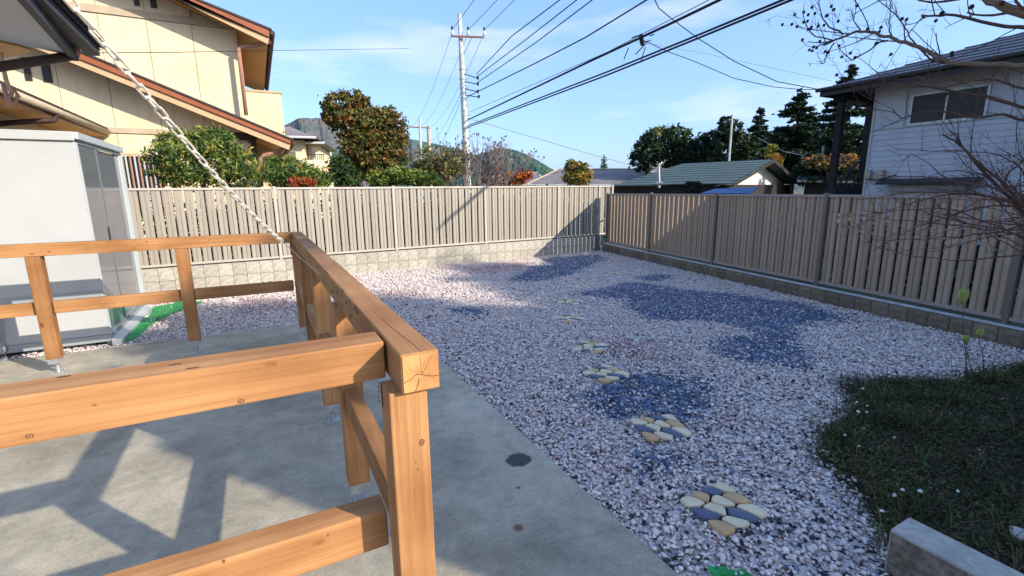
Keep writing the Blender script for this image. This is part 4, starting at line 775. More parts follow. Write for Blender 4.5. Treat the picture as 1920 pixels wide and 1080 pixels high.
# timber balcony posts under the north eave
for (x, y, wd, zt) in ((15.1, 8.42, .08, 4.1), (16.3, 8.25, .08, 4.1)): b = MB(); b.box(x - wd, x + wd, y - wd, y + wd, 0, zt); b.build('veranda_post', M['darkwall'], rw2)
b = MB(); b.box(14.9, 20, 8.2, 8.45, 1.25, 1.55); b.build('veranda_beam', M['darkwall'], rw2)
b = MB(); b.box(14.8, 20, 8.2, 8.5, 3.95, 4.12); b.build('veranda_beam', M['darkwall'], rw2)
for (a, c) in (((15.2, 1.55), (16.2, 2.3)), ((15.7, 1.55), (15.72, 2.2)), ((16.0, 1.55), (16.6, 2.3))): b = MB(); b.tube([(a[0], 8.35, a[1]), (c[0], 8.35, c[1])], .04, 4); b.build('brace', M['brown'], rw2)

# ================= green-roofed bungalow =================
e1, e2, e3, ap, ad = [Vector(v) for v in [(21.292, 16.603, 1.784), (19.143, 23.331, 1.784), (32.723, 20.254, 1.784), (27.008, 18.429, 3.17), (-0.304, 0.953, 0.0)]]
rgn = empty('green_bungalow', (e1.x, e1.y, 0), 'low dark bungalow with green metal roof and white gable beyond the side fence', 'house')
rid2 = ap + ad * ((e2 - e1).length * 0.80)
nst = 9; pr = MB()
for i in range(nst):
    a, c = i / nst, (i + 1) / nst; p = [e1.lerp(ap, a), e2.lerp(rid2, a), e2.lerp(rid2, c), e1.lerp(ap, c)]; up = Vector((0, 0, .028))
    b = MB(); b.prism([p[0] + up, p[1] + up, p[2] + up * .2, p[3] + up * .2], (0, 0, -.04)); b.build('roof_strip', M['groof'], rgn)
b = MB(); b.prism([e3, ap, rid2, e3 + ad * (e2 - e1).length], (0, 0, .04)); b.build('roof', M['groof'], rgn)
b = MB(); b.add([e2, rid2, e3 + ad * (e2 - e1).length], [(0, 1, 2)]); b.build('roof_hip', M['groof'], rgn)
inn = ad * 0.9; gp = [e1 + inn, e3 + inn, ap + inn]; gp = [p + Vector((0, 0, -.12)) for p in gp]
b = MB(); b.prism(gp, ad * .05); b.build('gable', M['white'], rgn)
for (p, q, nm) in ((e1, ap, 'bargeboard'), (ap, e3, 'bargeboard')): b = MB(); b.prism([p + Vector((0, 0, .03)), q + Vector((0, 0, .03)), q - Vector((0, 0, .17)), p - Vector((0, 0, .17))], ad * .06); b.build(nm, M['darkwall'], rgn)
pe = (e3 - e1).normalized(); b = MB(); b.obox((e1 + e3) / 2 + ad * ((e2 - e1).length / 2 + .4) - Vector((0, 0, .95)), ad, pe, UP, (e2 - e1).length / 2 - .1, (e3 - e1).length / 2 - .5, .9); b.build('wall', M['darkwall'], rgn)
b = MB(); b.tube([ap + ad * .5 - UP * .35 - pe * .12, ap + ad * .5 - UP * .35 + pe * .12], .06, 8); b.build('gable_lamp', M['ceram'], rgn)
b = MB(); b.tube([(14.0, 14.283, 1.6), (13.995, 14.288, 1.744), (13.962, 14.32, 2.292), (13.957, 14.325, 2.434)], .05, 8); b.tube([(13.894, 14.386, 1.766), (14.094, 14.19, 1.762)], .07, 8); ch_ = b.build('stove_pipe', M['galv'], label='thin metal stove pipe standing before the green roof', cat='stove pipe')
b = MB(); b.prism([(14.302, 12.508, 1.39), (15.296, 11.271, 1.378), (15.86, 11.345, 1.576), (14.981, 12.482, 1.537)], (0, 0, -.04)); b.build('tarpaulin', M['tarp'], label='bright blue tarpaulin stretched just above the side fence', cat='tarpaulin')
# second green roof, right of the gable
def house(label, er, rr, d0, dd, roofm, wallm, name='bungalow', chim=None):
    """low hip-roofed house: er / rr = eave and ridge ends (3D); the back mirrors the front"""
    eL, eR, rL, rR = [Vector(v) for v in er + rr]; bk = (rL + rR) / 2 - (eL + eR) / 2; bk.z = 0
    root = empty(name, ((eL.x + eR.x) / 2, (eL.y + eR.y) / 2, 0), label, 'house')
    fL, fR = eL + bk * 2, eR + bk * 2
    b = MB(); b.add([eL, eR, rR, rL, fL, fR], [(0, 1, 2, 3), (1, 5, 2), (5, 4, 3, 2), (4, 0, 3), (0, 4, 5, 1)]); r_ = b.build('roof', roofm, root)
    b = MB(); b.tube([rL + UP * .04, rR + UP * .04], .09, 6); b.tube([eL + UP * .03, rL + UP * .03], .07, 6); b.tube([eR + UP * .03, rR + UP * .03], .07, 6); b.build('ridge_cap', M['bandm'] if roofm is M['broof'] else roofm, r_)
    b = MB(); b.tube([eL - UP * .06, eR - UP * .06], .07, 6); b.build('gutter', M['white'], r_)
    c0 = (eL + fR) / 2; b = MB(); ux = (eR - eL).normalized(); uy = bk.normalized(); hgt = eL.z
    b.obox(Vector((c0.x, c0.y, hgt / 2 - .05)), ux, Vector((-ux.y, ux.x, 0)), UP, (eR - eL).length / 2 - .5, bk.length - .5, hgt / 2 - .03); b.build('wall', wallm, root)
    return root
house('low green roof partly hidden behind the dark veranda posts on the right', [(30.49, 19.141, 2.001), (32.407, 15.677, 1.859)], [(34.977, 21.391, 2.91), (36.607, 18.464, 2.797)], 0, 0, M['groof'], M['darkwall'])
house('grey-brown hip-roofed house low behind the small golden tree', [(22.587, 40.073, 2.1), (32.646, 32.408, 1.939)], [(28.324, 43.609, 3.67), (34.773, 38.663, 3.525)], 0, 0, M['broof'], M['cream'])
house('small flat grey roof between the orange tree and the hip roof', [(25.214, 54.445, 2.318), (31.263, 51.212, 2.244)], [(30.652, 58.45, 3.902), (33.652, 56.776, 3.861)], 0, 0, M['broof'], M['bandm'])
house('brown roof rising just above the green roof', [(37.666, 41.44, 3.443), (44.835, 33.554, 3.196)], [(43.404, 42.861, 4.764), (47.088, 38.777, 4.596)], 0, 0, M['broof'], M['bandm'])
# distant beige house with balcony
rd = empty('beige_house', (2.578, 31.896, 2.079), 'small distant beige two-storey house with hip roof, left of the rust-coloured tree', 'house'); rd.location.z = 0
b = MB(); P_ = [Vector(v) for v in [(1.283, 31.974, 2.177), (2.763, 31.88, 2.172), (3.96, 32.761, 2.187), (1.519, 31.964, 4.605), (2.924, 31.866, 4.647), (3.127, 32.851, 4.653), (3.845, 33.279, 4.621)]]
def zto(p, z): return Vector((p.x, p.y, z))
za = P_[3].z; bkv = Vector((1.5, 6, 0))
b.prism([zto(P_[0], 0), zto(P_[1], 0), zto(P_[1], za), zto(P_[0], za)], bkv); b.build('wall', M['cream'], rd)
q0, q1 = [Vector(v) for v in [(2.767, 31.278, 3.444), (3.968, 32.156, 3.519)]]; b = MB(); b.prism([zto(q0, 0), zto(q1, 0), zto(q1, q1.z), zto(q0, q0.z)], bkv * .4); b.build('balcony', M['cream'], rd)
q0, q1 = [Vector(v) for v in [(3.083, 32.856, 4.495), (3.767, 33.187, 4.546)]]; b = MB(); b.prism([zto(q0, 0), zto(q1, 0), q1, q0], bkv); b.build('wall', M['cream'], rd)
for (eL, eR, rL, rR) in ([(1.217, 30.976, 4.673), (3.383, 30.815, 4.684), (0.956, 33.987, 5.586), (2.289, 33.923, 5.581)], [(2.831, 31.674, 4.445), (3.917, 31.558, 4.471), (3.107, 33.858, 4.841), (3.668, 33.802, 4.856)]):
    eL, eR, rL, rR = map(Vector, (eL, eR, rL, rR)); b = MB(); b.add([eL, eR, rR, rL, eL + bkv * 1.1, eR + bkv * 1.1], [(0, 1, 2, 3), (1, 5, 2), (5, 4, 3, 2), (4, 0, 3), (0, 4, 5, 1)]); r_ = b.build('roof', M['broof'], rd)
    b = MB(); b.tube([eL, eR], .07, 6); b.build('gutter', M['white'], r_)
for (a, c, z0, z1) in [((3.269, 32.737, 4.301), (3.461, 32.818, 4.314), 3.666, 4.301)]: b = MB(); b.prism([(a[0], a[1] - .02, z0), (c[0], c[1] - .02, z0), (c[0], c[1] - .02, z1), (a[0], a[1] - .02, z1)], (0, -.05, 0)); wn = b.build('window', M['win'], rd)
for i in range(9):
    p = Vector((2.854, 31.27, 3.446)).lerp(Vector((3.835, 32.072, 3.511)), i / 8); b = MB(); b.tube([p, p + UP * .3], .02, 4); b.build('balcony_bar', M['brown'], rd)
b = MB(); b.tube([Vector((2.796, 31.275, 3.445)) + UP * .32, Vector((3.895, 32.064, 3.512)) + UP * .32], .025, 4); b.build('balcony_rail', M['brown'], rd)

# ================= hills =================
def hillmat(name, c1, c2, c3):
    m, n, l, b = new_mat(name); t = n.new("ShaderNodeTexCoord")
    q = n.new("ShaderNodeTexNoise"); q.inputs["Scale"].default_value = 0.012; q.inputs["Detail"].default_value = 5; l(t.outputs["Object"], q.inputs["Vector"])
    q2 = n.new("ShaderNodeTexVoronoi"); q2.inputs["Scale"].default_value = 0.16; l(t.outputs["Object"], q2.inputs["Vector"])
    r = n.new("ShaderNodeValToRGB"); e = r.color_ramp.elements; e[0].position = .38; e[0].color = c1 + (1,); e[1].position = .62; e[1].color = c2 + (1,); l(q.outputs[0], r.inputs[0])
    s = n.new("ShaderNodeSeparateColor"); l(q2.outputs["Color"], s.inputs[0]); r2 = n.new("ShaderNodeValToRGB"); r2.color_ramp.elements[0].position = .0; r2.color_ramp.elements[0].color = (.7, .7, .74, 1); r2.color_ramp.elements[1].position = .8; l(s.outputs[0], r2.inputs[0])
    x = n.new("ShaderNodeMix"); x.data_type = 'RGBA'; x.blend_type = 'MULTIPLY'; x.inputs[0].default_value = .8; l(r.outputs[0], x.inputs[6]); l(r2.outputs[0], x.inputs[7])
    x3 = n.new("ShaderNodeMix"); x3.data_type = 'RGBA'; x3.inputs[7].default_value = c3 + (1,); r3 = n.new("ShaderNodeValToRGB"); r3.color_ramp.elements[0].position = .80; r3.color_ramp.elements[1].position = .84; l(s.outputs[1], r3.inputs[0]); l(r3.outputs[0], x3.inputs[0]); l(x.outputs[2], x3.inputs[6]); l(x3.outputs[2], b.inputs["Base Color"])
    b.inputs["Roughness"].default_value = 1; b.inputs["Specular IOR Level"].default_value = 0.05
    bp = n.new("ShaderNodeBump"); bp.inputs["Strength"].default_value = 1; bp.inputs["Distance"].default_value = 1.2; bp.invert = True; l(q2.outputs["Distance"], bp.inputs["Height"]); l(bp.outputs[0], b.inputs["Normal"]); return m
HB = hillmat("hazy_wooded_hill_brown", (0.10, 0.135, 0.12), (0.19, 0.165, 0.155), (0.07, 0.12, 0.10)); HG = hillmat("hazy_wooded_hill_green", (0.03, 0.085, 0.075), (0.06, 0.125, 0.085), (0.15, 0.12, 0.09))  # air haze put into the forest colours, lifted and shifted towards blue
def hill(prof, dist, m, seed, name='hill'):
    """prof: crest points (x, y, z) seen along the ridge"""
    g = np.random.default_rng(seed); P = np.array(prof, float); n = 260; t = np.linspace(0, len(P) - 1, n); i0 = np.clip(t.astype(int), 0, len(P) - 2); f = (t - i0)[:, None]; f = f * f * (3 - 2 * f)
    C_ = P[i0] * (1 - f) + P[i0 + 1] * f; nr = 46; k = np.concatenate([np.linspace(0.45, 1, nr - 10), np.linspace(1.02, 1.25, 10)])
    prof_h = np.where(k <= 1, np.sin(np.clip((k - .45) / .55, 0, 1) * math.pi / 2) ** 1.2, np.cos((k - 1) / .25 * math.pi / 2))
    V = np.zeros((n, nr, 3)); V[..., :2] = C_[:, None, :2] * k[None, :, None]; V[..., 2] = -1 + (C_[:, None, 2] + 1) * prof_h[None]
    bump = g.normal(size=(n, nr)) * dist * .0006; V[..., 2] += bump * (prof_h[None] > .1); rid = np.sin(np.arange(n)[:, None] * .19 + 6 * k[None]) * dist * .003; V[..., 2] += rid * (1 - np.abs(prof_h[None] * 2 - 1))
    a = (np.arange(n - 1)[:, None] * nr + np.arange(nr - 1)[None]).ravel(); F = np.stack([a, a + 1, a + nr + 1, a + nr], 1)
    return np_mesh(name, V.reshape(-1, 3), F, [m], kind='structure')
hill([(-40.317, 899.096, 53.77), (7.731, 899.967, 86.262), (48.148, 898.711, 102.726), (73.282, 897.012, 115.484), (106.136, 893.72, 117.645), (138.708, 889.247, 105.805), (189.387, 879.848, 91.086), (250.986, 864.295, 87.364), (312.802, 843.893, 71.058), (356.942, 826.192, 56.89), (382.916, 814.479, 28.309)], 900, HB, 1)
hill([(105.502, 1396.019, 85.769), (239.763, 1379.316, 128.819), (349.373, 1355.706, 141.638), (431.706, 1331.777, 128.215), (514.386, 1302.078, 111.065), (582.753, 1272.949, 87.426), (650.255, 1239.826, 57.345)], 1400, HG, 4)
hill([(176.811, 594.254, 14.205), (214.813, 581.597, 30.155), (245.956, 569.127, 42.255), (270.33, 557.962, 49.796), (285.243, 550.488, 50.283), (302.828, 541.013, 44.25), (320.141, 530.952, 33.624), (337.175, 520.301, 22.281), (356.627, 507.166, 8.893)], 620, HG, 2)
hill([(613.457, 513.488, 27.729), (634.729, 486.949, 57.195), (654.227, 460.42, 76.213), (668.98, 438.71, 78.17), (686.456, 410.827, 65.452), (708.129, 372.228, 43.564), (733.17, 320.096, 20.999)], 800, HB, 3)

# ================= trees and shrubs beyond the fences =================
def tree(name, label, cat, base, blobs, n, size, mats, seed, trunk_r=.12, trunk_m='bark', weights=None, limbs=5, shell=.5, clump=.16, flat=0., aspect=.55, npc=26, ttop=None):
    bx, by = base; root = empty(name, (bx, by, 0), label, cat); g = random.Random(seed)
    zc = ttop or sum(b_[2] for b_ in blobs) / len(blobs); b = MB()
    b.tube([(bx, by, -.05), (bx + .03, by, zc * .5), (bx - .02, by + .02, zc)], [trunk_r, trunk_r * .8, trunk_r * .55], 8)
    for i in range(limbs):
        t = blobs[g.randrange(len(blobs))]; s_ = Vector((bx, by, zc * g.uniform(.5, .95))); e = Vector((t[0] + g.uniform(-.5, .5) * t[3], t[1] + g.uniform(-.5, .5) * t[4], t[2] + g.uniform(-.2, .7) * t[5])); mid = s_.lerp(e, .5) + Vector((g.uniform(-.1, .1), g.uniform(-.1, .1), .08)); b.tube([s_, mid, e], [trunk_r * .45, trunk_r * .28, trunk_r * .08], 5)
    b.build('trunk', M[trunk_m], root)
    leaves('crown', blobs, n, size, [LV[k_] for k_ in mats], root, seed, shell, clump, npc, flat, weights, aspect); return root
tree('laurel_bush', 'large rounded green bush in front of the cream house, behind the chain', 'bush', (-0.941, 11.562), [(-0.886, 11.566, 2.215, 0.743, 0.743, 0.488), (-1.372, 11.519, 2.153, 0.434, 0.434, 0.465), (-0.44, 11.592, 2.098, 0.523, 0.523, 0.392), (-0.712, 11.578, 2.549, 0.447, 0.447, 0.277), (-1.16, 11.542, 2.49, 0.395, 0.395, 0.291), (-0.222, 11.598, 1.908, 0.287, 0.287, 0.221)], 11500, .047, ['g1', 'g2', 'g3', 'y1'], 1, .07, weights=[5, 3, 3.2, .5], shell=.72, clump=.12, aspect=.34, npc=14)
tree('garden_pine', 'soft green pine shrub with light tips right of the brown downpipe', 'shrub', (0.691, 14.984), [(0.577, 14.989, 2.274, 0.352, 0.352, 0.176), (0.853, 14.976, 2.377, 0.295, 0.295, 0.133), (0.446, 14.993, 2.016, 0.264, 0.264, 0.235), (0.436, 14.994, 2.442, 0.146, 0.146, 0.116)], 2600, .07, ['g1', 'g2', 'g3'], 2, .05, aspect=.2, clump=.2)
tree('clipped_shrub', 'clipped mid-green mound shrub with an orange flush on top', 'shrub', (0.999, 13.964), [(1.015, 13.963, 1.959, 0.726, 0.726, 0.307), (1.396, 13.93, 1.877, 0.424, 0.424, 0.198), (0.634, 13.986, 1.932, 0.414, 0.414, 0.248)], 5200, .045, ['g1', 'g2', 'g3', 'o1'], 3, .05, weights=[5, 3, 2, .6], shell=.7, npc=14)
tree('azalea', 'low red-leaved shrub just showing over the fence before the green mound', 'shrub', (0.935, 12.164), [(0.906, 12.166, 1.776, 0.293, 0.293, 0.098), (1.042, 12.155, 1.787, 0.147, 0.147, 0.074)], 1100, .035, ['r1', 'o1'], 4, .03, shell=.6)
tree('camellia', 'dark evergreen shrub at the foot of the rust-coloured tree', 'shrub', (2.49, 16.817), [(2.525, 16.811, 2.284, 0.348, 0.348, 0.453), (2.749, 16.776, 1.995, 0.386, 0.386, 0.316), (2.38, 16.833, 2.081, 0.244, 0.244, 0.348)], 3600, .06, ['g2', 'c2', 'g1'], 5, .06, weights=[5, 2, 2], shell=.75)
tree('maple_tree', 'tall lopsided tree with rust, ochre and olive leaves behind the back fence', 'tree', (3.178, 17.717), [(2.866, 17.77, 4.397, 0.614, 0.614, 0.487), (3.381, 17.68, 4.486, 0.4, 0.4, 0.4), (2.558, 17.817, 4.111, 0.36, 0.36, 0.36), (3.131, 17.726, 3.854, 0.694, 0.694, 0.511), (3.815, 17.591, 3.767, 0.703, 0.703, 0.629), (4.381, 17.459, 3.565, 0.523, 0.523, 0.823), (4.215, 17.5, 4.024, 0.334, 0.334, 0.334), (3.598, 17.637, 3.106, 0.854, 0.854, 0.632), (4.374, 17.46, 2.843, 0.49, 0.49, 0.679), (3.988, 17.553, 2.33, 0.754, 0.754, 0.415), (3.102, 17.731, 2.256, 0.446, 0.446, 0.335), (2.737, 17.791, 2.022, 0.296, 0.296, 0.222)], 24000, .062, ['m1', 'm2', 'm3', 'g2', 'g1'], 6, .19, 'barkp', weights=[3.6, 3, 4, 2, 1.6], limbs=9, shell=.68, clump=.12, npc=16, aspect=.7)
tree('hedge_bush', 'yellow-green leafy bush right of the rust-coloured tree', 'bush', (4.048, 14.444), [(3.262, 14.641, 1.924, 0.347, 0.347, 0.221), (3.805, 14.509, 2.015, 0.445, 0.445, 0.222), (4.358, 14.353, 1.949, 0.449, 0.449, 0.192), (4.761, 14.224, 1.852, 0.29, 0.29, 0.129)], 5600, .05, ['g3', 'g1', 'g2'], 7, .05, weights=[4, 3, 1], shell=.7, npc=14)
tree('olive_tree', 'loose olive-green tree left of the utility pole', 'tree', (6.404, 18.947), [(6.142, 19.033, 2.786, 0.511, 0.511, 0.511), (6.629, 18.869, 2.474, 0.643, 0.643, 0.472), (7.136, 18.684, 2.68, 0.515, 0.515, 0.558), (5.826, 19.133, 2.415, 0.341, 0.341, 0.341)], 2600, .07, ['m3', 'b1', 'g3', 'g1'], 8, .09, weights=[4, 3, 2, 1], limbs=14, shell=.3, clump=.22, npc=9)
tree('orange_tree', 'small orange autumn tree against the dark green hill', 'tree', (19.982, 36.942), [(19.986, 36.94, 2.596, 0.914, 0.914, 0.548), (20.507, 36.654, 2.767, 0.548, 0.548, 0.411), (19.297, 37.304, 2.426, 0.549, 0.549, 0.366)], 1500, .16, ['o1', 'r1', 'b1'], 9, .1, weights=[4, 2, 1])
tree('russet_shrub', 'dull russet shrub between the pole and the orange tree', 'shrub', (14.857, 30.582), [(14.962, 30.531, 2.339, 0.814, 0.814, 0.407), (14.292, 30.85, 2.202, 0.518, 0.518, 0.296)], 1300, .11, ['b1', 'm1'], 10, .08)
tree('golden_tree', 'small golden-green tree standing alone before the grey hip roof', 'tree', (8.077, 11.435), [(8.074, 11.437, 1.937, 0.362, 0.362, 0.272), (7.974, 11.507, 2.173, 0.226, 0.226, 0.181), (8.169, 11.37, 2.14, 0.21, 0.21, 0.18), (7.947, 11.526, 2.319, 0.09, 0.09, 0.105), (8.293, 11.279, 1.874, 0.151, 0.151, 0.181)], 2800, .055, ['y1', 'g2', 'm3', 'm2'], 11, .06, weights=[4, 3, 3, 1.5], shell=.6, npc=12, aspect=.35)
tree('distant_tree', 'pale rust crown above the dark broadleaf trees behind the green roof', 'tree', (43.681, 44.0), [(43.359, 44.317, 7.919, 1.523, 1.523, 0.889), (42.272, 45.355, 7.367, 1.025, 1.025, 0.769)], 1200, .22, ['m3', 'b1', 'g3'], 12, .2)
for (lab, bl_, sd, n_, mats_) in (('dark evergreen at the left end of the row behind the green roof', [(32.697, 35.142, 4.81, 1.297, 1.297, 1.496), (32.252, 35.55, 4.247, 0.903, 0.903, 0.903), (32.973, 34.882, 5.946, 0.693, 0.693, 0.792)], 13, 3200, ['c2', 'c1', 'g2']),
      ('broad dark evergreen, second from left behind the green roof', [(35.859, 34.844, 5.752, 1.631, 1.631, 1.325), (35.383, 35.328, 4.789, 1.542, 1.542, 1.131), (36.552, 34.117, 4.98, 1.422, 1.422, 1.219), (35.99, 34.709, 6.72, 1.014, 1.014, 0.71)], 14, 4800, ['c2', 'c1', 'g2', 'g1']),
      ('dark evergreen in the middle of the row, just left of the white mast', [(36.949, 32.183, 5.322, 1.373, 1.373, 1.177), (36.619, 32.558, 4.534, 1.68, 1.68, 0.988), (37.308, 31.766, 5.908, 0.779, 0.779, 0.779)], 15, 4200, ['c1', 'c2']),
      ('tall dark evergreen directly behind the white mast', [(36.66, 29.412, 6.194, 1.104, 1.104, 1.104), (36.826, 29.203, 4.852, 1.57, 1.57, 1.386), (36.302, 29.853, 4.663, 0.932, 0.932, 1.118), (37.437, 28.416, 4.367, 1.1, 1.1, 0.917), (36.465, 29.653, 7.003, 0.644, 0.644, 0.552)], 16, 5200, ['c2', 'c1', 'g2'])):
    tree('evergreen_tree', lab, 'tree', (bl_[0][0], bl_[0][1]), bl_, n_, .17, mats_, sd, .2, shell=.7, clump=.14, npc=18)
tree('yellow_tree', 'slim yellow-green tree lit up among the dark conifers', 'tree', (32.971, 22.648), [(32.987, 22.624, 3.573, 0.496, 0.496, 0.534), (32.862, 22.805, 4.171, 0.343, 0.343, 0.534), (33.222, 22.278, 3.372, 0.38, 0.38, 0.304)], 1400, .11, ['y1', 'g3', 'o1'], 17, .08)
tree('brown_hedge', 'orange-brown hedge seen between the dark veranda posts', 'hedge', (29.649, 16.642), [(29.238, 17.353, 2.997, 0.688, 0.688, 0.375), (29.629, 16.677, 3.026, 0.74, 0.74, 0.401), (30.023, 15.957, 2.933, 0.667, 0.667, 0.425)], 2600, .09, ['o1', 'b1', 'm2', 'm3'], 18, .06, weights=[1.5, 4, 3, 1])
tree('round_shrub', 'small dark round shrub before the green roof, above the side fence', 'shrub', (12.627, 11.382), [(12.626, 11.383, 1.614, 0.278, 0.278, 0.174)], 1200, .045, ['c1', 'c2'], 19, .05)
def conifer(label, px_apex, base_z, rad, seed, n=5200, size=.15, mats=('c1', 'c2', 'g2'), r0=.2):
    A = Vector(px_apex); root = empty('conifer', (A.x, A.y, 0), label, 'conifer'); g = np.random.default_rng(seed); H = A.z
    b = MB(); b.tube([(A.x, A.y, -.05), (A.x, A.y, H * .6), (A.x, A.y, H)], [r0, r0 * .6, .02], 7); b.build('trunk', M['bark'], root)
    nb = 150; t = 1 - g.random(nb) ** .75 * (1 - base_z / H); t[0] = .99; az = g.uniform(0, 6.283, nb); R_ = rad * ((1 - t) / (1 - base_z / H)) ** .8 * g.uniform(.7, 1.15, nb) + .12
    i = g.choice(nb, n, p=(R_ + .15) / (R_ + .15).sum()); u = g.random(n) ** .7; rr = u * R_[i]
    P = np.stack([A.x + np.cos(az[i]) * rr, A.y + np.sin(az[i]) * rr, t[i] * H - .28 * rr + .10 * rr * u * 2], 1) + g.normal(size=(n, 3)) * (.05 + .10 * R_[i, None] * .5) * np.array([1, 1, .55])
    a = g.normal(size=(n, 3)); a[:, 2] *= .5; a /= np.linalg.norm(a, axis=1)[:, None]; bb = np.cross(a, g.normal(size=(n, 3))); bb /= np.linalg.norm(bb, axis=1)[:, None]; s_ = size * g.uniform(.5, 1.3, n); a *= s_[:, None]; bb *= s_[:, None] * .4
    V = np.stack([P - a, P + bb, P + a, P - bb], 1).reshape(-1, 3); np_mesh('crown', V, np.arange(4 * n).reshape(n, 4), [LV[k_] for k_ in mats], g.choice(len(mats), n, p=[.5, .35, .15][:len(mats)] if len(mats) == 3 else None), root)
conifer('slim dark conifer with a pointed top, left of the tallest one', (42.079, 30.552, 8.762), 3.0, 2.087, 21, 9500, .22)
conifer('tallest pointed dark conifer behind the green roof', (37.077, 23.692, 8.837), 2.5, 3.251, 22, 20000, .2)
conifer('dark conifer seen between the veranda posts of the white house', (33.334, 18.244, 8.975), 2.0, 2.481, 23, 18000, .18)
conifer('tiny pale-green conifer alone on the skyline above the grey roof', (43.282, 55.015, 6.317), 2.2, 0.892, 24, 1600, .16, ('g1', 'g2', 'c2'))
leaves_root = empty('backing_hedge', (3.4, 11.0, 0), 'dark evergreen hedge added behind the back fence to darken its slat gaps', 'hedge')  # hedge added so the gaps between the slats stay dark
b = MB(); [b.tube([(x, 11, -.05), (x + .05, 11, 1.0)], .03, 5) for x in np.arange(-.8, 8.2, .6)]; b.build('stems', M['bark'], leaves_root, kind='stuff')
leaves('foliage', [(x, 11.0, .8, .55, .4, .62) for x in np.arange(-1.5, 8.4, .55)], 26000, .05, [LV['g2'], LV['c2'], LV['c1']], leaves_root, 41, .3, .4)
hr2 = empty('backing_hedge', (9.0, 3.5, 0), 'dark shrubs added behind the brown side fence to darken its slat gaps', 'hedge')  # shrubs added to keep the side fence gaps dark
b = MB(); [b.tube([(8.3 + .12 * y, y, -.05), (8.3 + .12 * y, y + .05, .7)], .03, 5) for y in np.arange(-1, 9, .6)]; b.build('stems', M['bark'], hr2, kind='stuff')
leaves('foliage', [(8.3 + .12 * y, y, .5, .4, .5, .5) for y in np.arange(-1.2, 9.2, .5)], 16000, .05, [LV['c2'], LV['c1'], LV['g2']], hr2, 43, .3, .4)
# bare tree round the pole with feathery heads
rb = empty('bare_tree', tuple((8.2, 19.333)) + (0,), 'leafless pinkish tree with feathery twig ends around the utility pole', 'tree'); gb = random.Random(31); tw = MB(); tips = []
bx, by = (8.2, 19.333); scl = 0.023
rgt = Vector((0.886, -0.464, 0)); 
def grow(p, d, ln, r, lev, mb, tips, g, spread=.55, up=.1, minr=.006):
    seg = 3; pts = [p]; 
    for i in range(seg): d = (d + Vector((g.uniform(-.22, .22), g.uniform(-.22, .22), g.uniform(-.12, .2)))).normalized(); pts.append(pts[-1] + d * ln / seg)
    mb.tube(pts, [r, r * .85, r * .7, r * .55], 4 if lev > 1 else 6, cap=False)
    if lev <= 0 or r < minr: tips.append(pts[-1]); return
    for k_ in range(g.choice((2, 3))): 
        q = pts[g.choice((1, 2, 3))]; nd = (d + Vector((g.uniform(-1, 1), g.uniform(-1, 1), g.uniform(-.4, .9))) * spread).normalized(); grow(q, nd, ln * g.uniform(.6, .85), r * .6, lev - 1, mb, tips, g, spread, up, minr)
    grow(pts[-1], d, ln * .75, r * .6, lev - 1, mb, tips, g, spread, up, minr)
for k_ in range(7): grow(Vector((bx, by, .4)) + rgt * gb.uniform(-.2, .2), (Vector((0, 0, 1)) + rgt * (k_ - 3) * .2 + Vector((0, gb.uniform(-.2, .2), 0))).normalized(), gb.uniform(.9, 1.35), .05, 4, tw, tips, gb, .5)
tw.build('branches', mat('pinkish_grey_twig', (0.26, 0.19, 0.17), .8), rb)
hd = MB()
for p in tips:
    if gb.random() < .4: hd.tube([p, p + Vector((gb.uniform(-.06, .06), gb.uniform(-.06, .06), .1)), p + Vector((gb.uniform(-.1, .1), gb.uniform(-.1, .1), .02))], [.01, .035, .008], 4)
hd.build('seed_heads', LV['w1'], rb, kind='stuff')


# ================= utility poles and cables =================
pt, pb_ = Vector((9.036, 22.234, 9.466)), Vector((9.18, 22.175, 1.893)); ax = (pt - pb_).normalized(); pb0 = pb_ - ax * (pb_.z / ax.z)
rpole = empty('utility_pole', tuple(pb0), 'tall pale concrete utility pole with a crossarm and many cables behind the back fence', 'utility pole')
b = MB(); b.tube([pb0, pb_, pb0.lerp(pt, .72), pt], [.17, .165, .125, .085], 14); b.build('shaft', M['pole'], rpole, smooth=True)
PP = lambda py: pb0 + ax * ((py - 0))
def on_pole(z): return pb0 + ax * ((z - pb0.z) / ax.z)
arm = [Vector(v) for v in [(8.584, 22.198, 8.479), (9.971, 21.611, 8.453)]]
b = MB(); b.tube(arm, .055, 4); b.tube([arm[0].lerp(arm[1], .62) - UP * .02, on_pole(arm[0].z - .9)], .02, 4); ca_ = b.build('crossarm', M['rust'], rpole)
for p in [Vector(v) for v in [(8.632, 22.179, 8.569), (9.305, 21.906, 8.56), (9.973, 21.61, 8.543)]]:
    b = MB(); b.tube([p, p + UP * .09], .075, 8); b.tube([p + UP * .09, p + UP * .19], .05, 8); b.build('insulator', M['ceram'], ca_)
    b = MB(); b.tube([p + UP * .19, p + UP * .34], [.06, .035], 8); b.build('insulator_cap', M['dark'], ca_)
for (a, c) in [((9.064, 22.223, 6.96), (9.583, 21.567, 6.645)), ((9.077, 22.217, 6.61), (9.577, 21.57, 6.391)), ((9.09, 22.212, 6.281), (9.569, 21.573, 6.065)), ((9.105, 22.206, 5.997), (9.609, 21.555, 5.832))]:
    b = MB(); b.tube([a, c], .022, 5); b.tube([Vector(c) - UP * .05, Vector(c) + UP * .09], .05, 6); b.build('cable_bracket', M['dark'], rpole)
for z in [7.124, 6.704, 6.305, 5.878, 5.089, 4.944, 4.508, 4.361, 3.029]:
    p = on_pole(z); b = MB(); b.tube([p - ax * .03, p + ax * .03], .155, 12); b.build('pole_band', M['galv'], rpole)
    b = MB(); b.tube([p, p + Vector((.25, -.12, 0))], .014, 4); b.build('step_bolt', M['galv'], rpole)
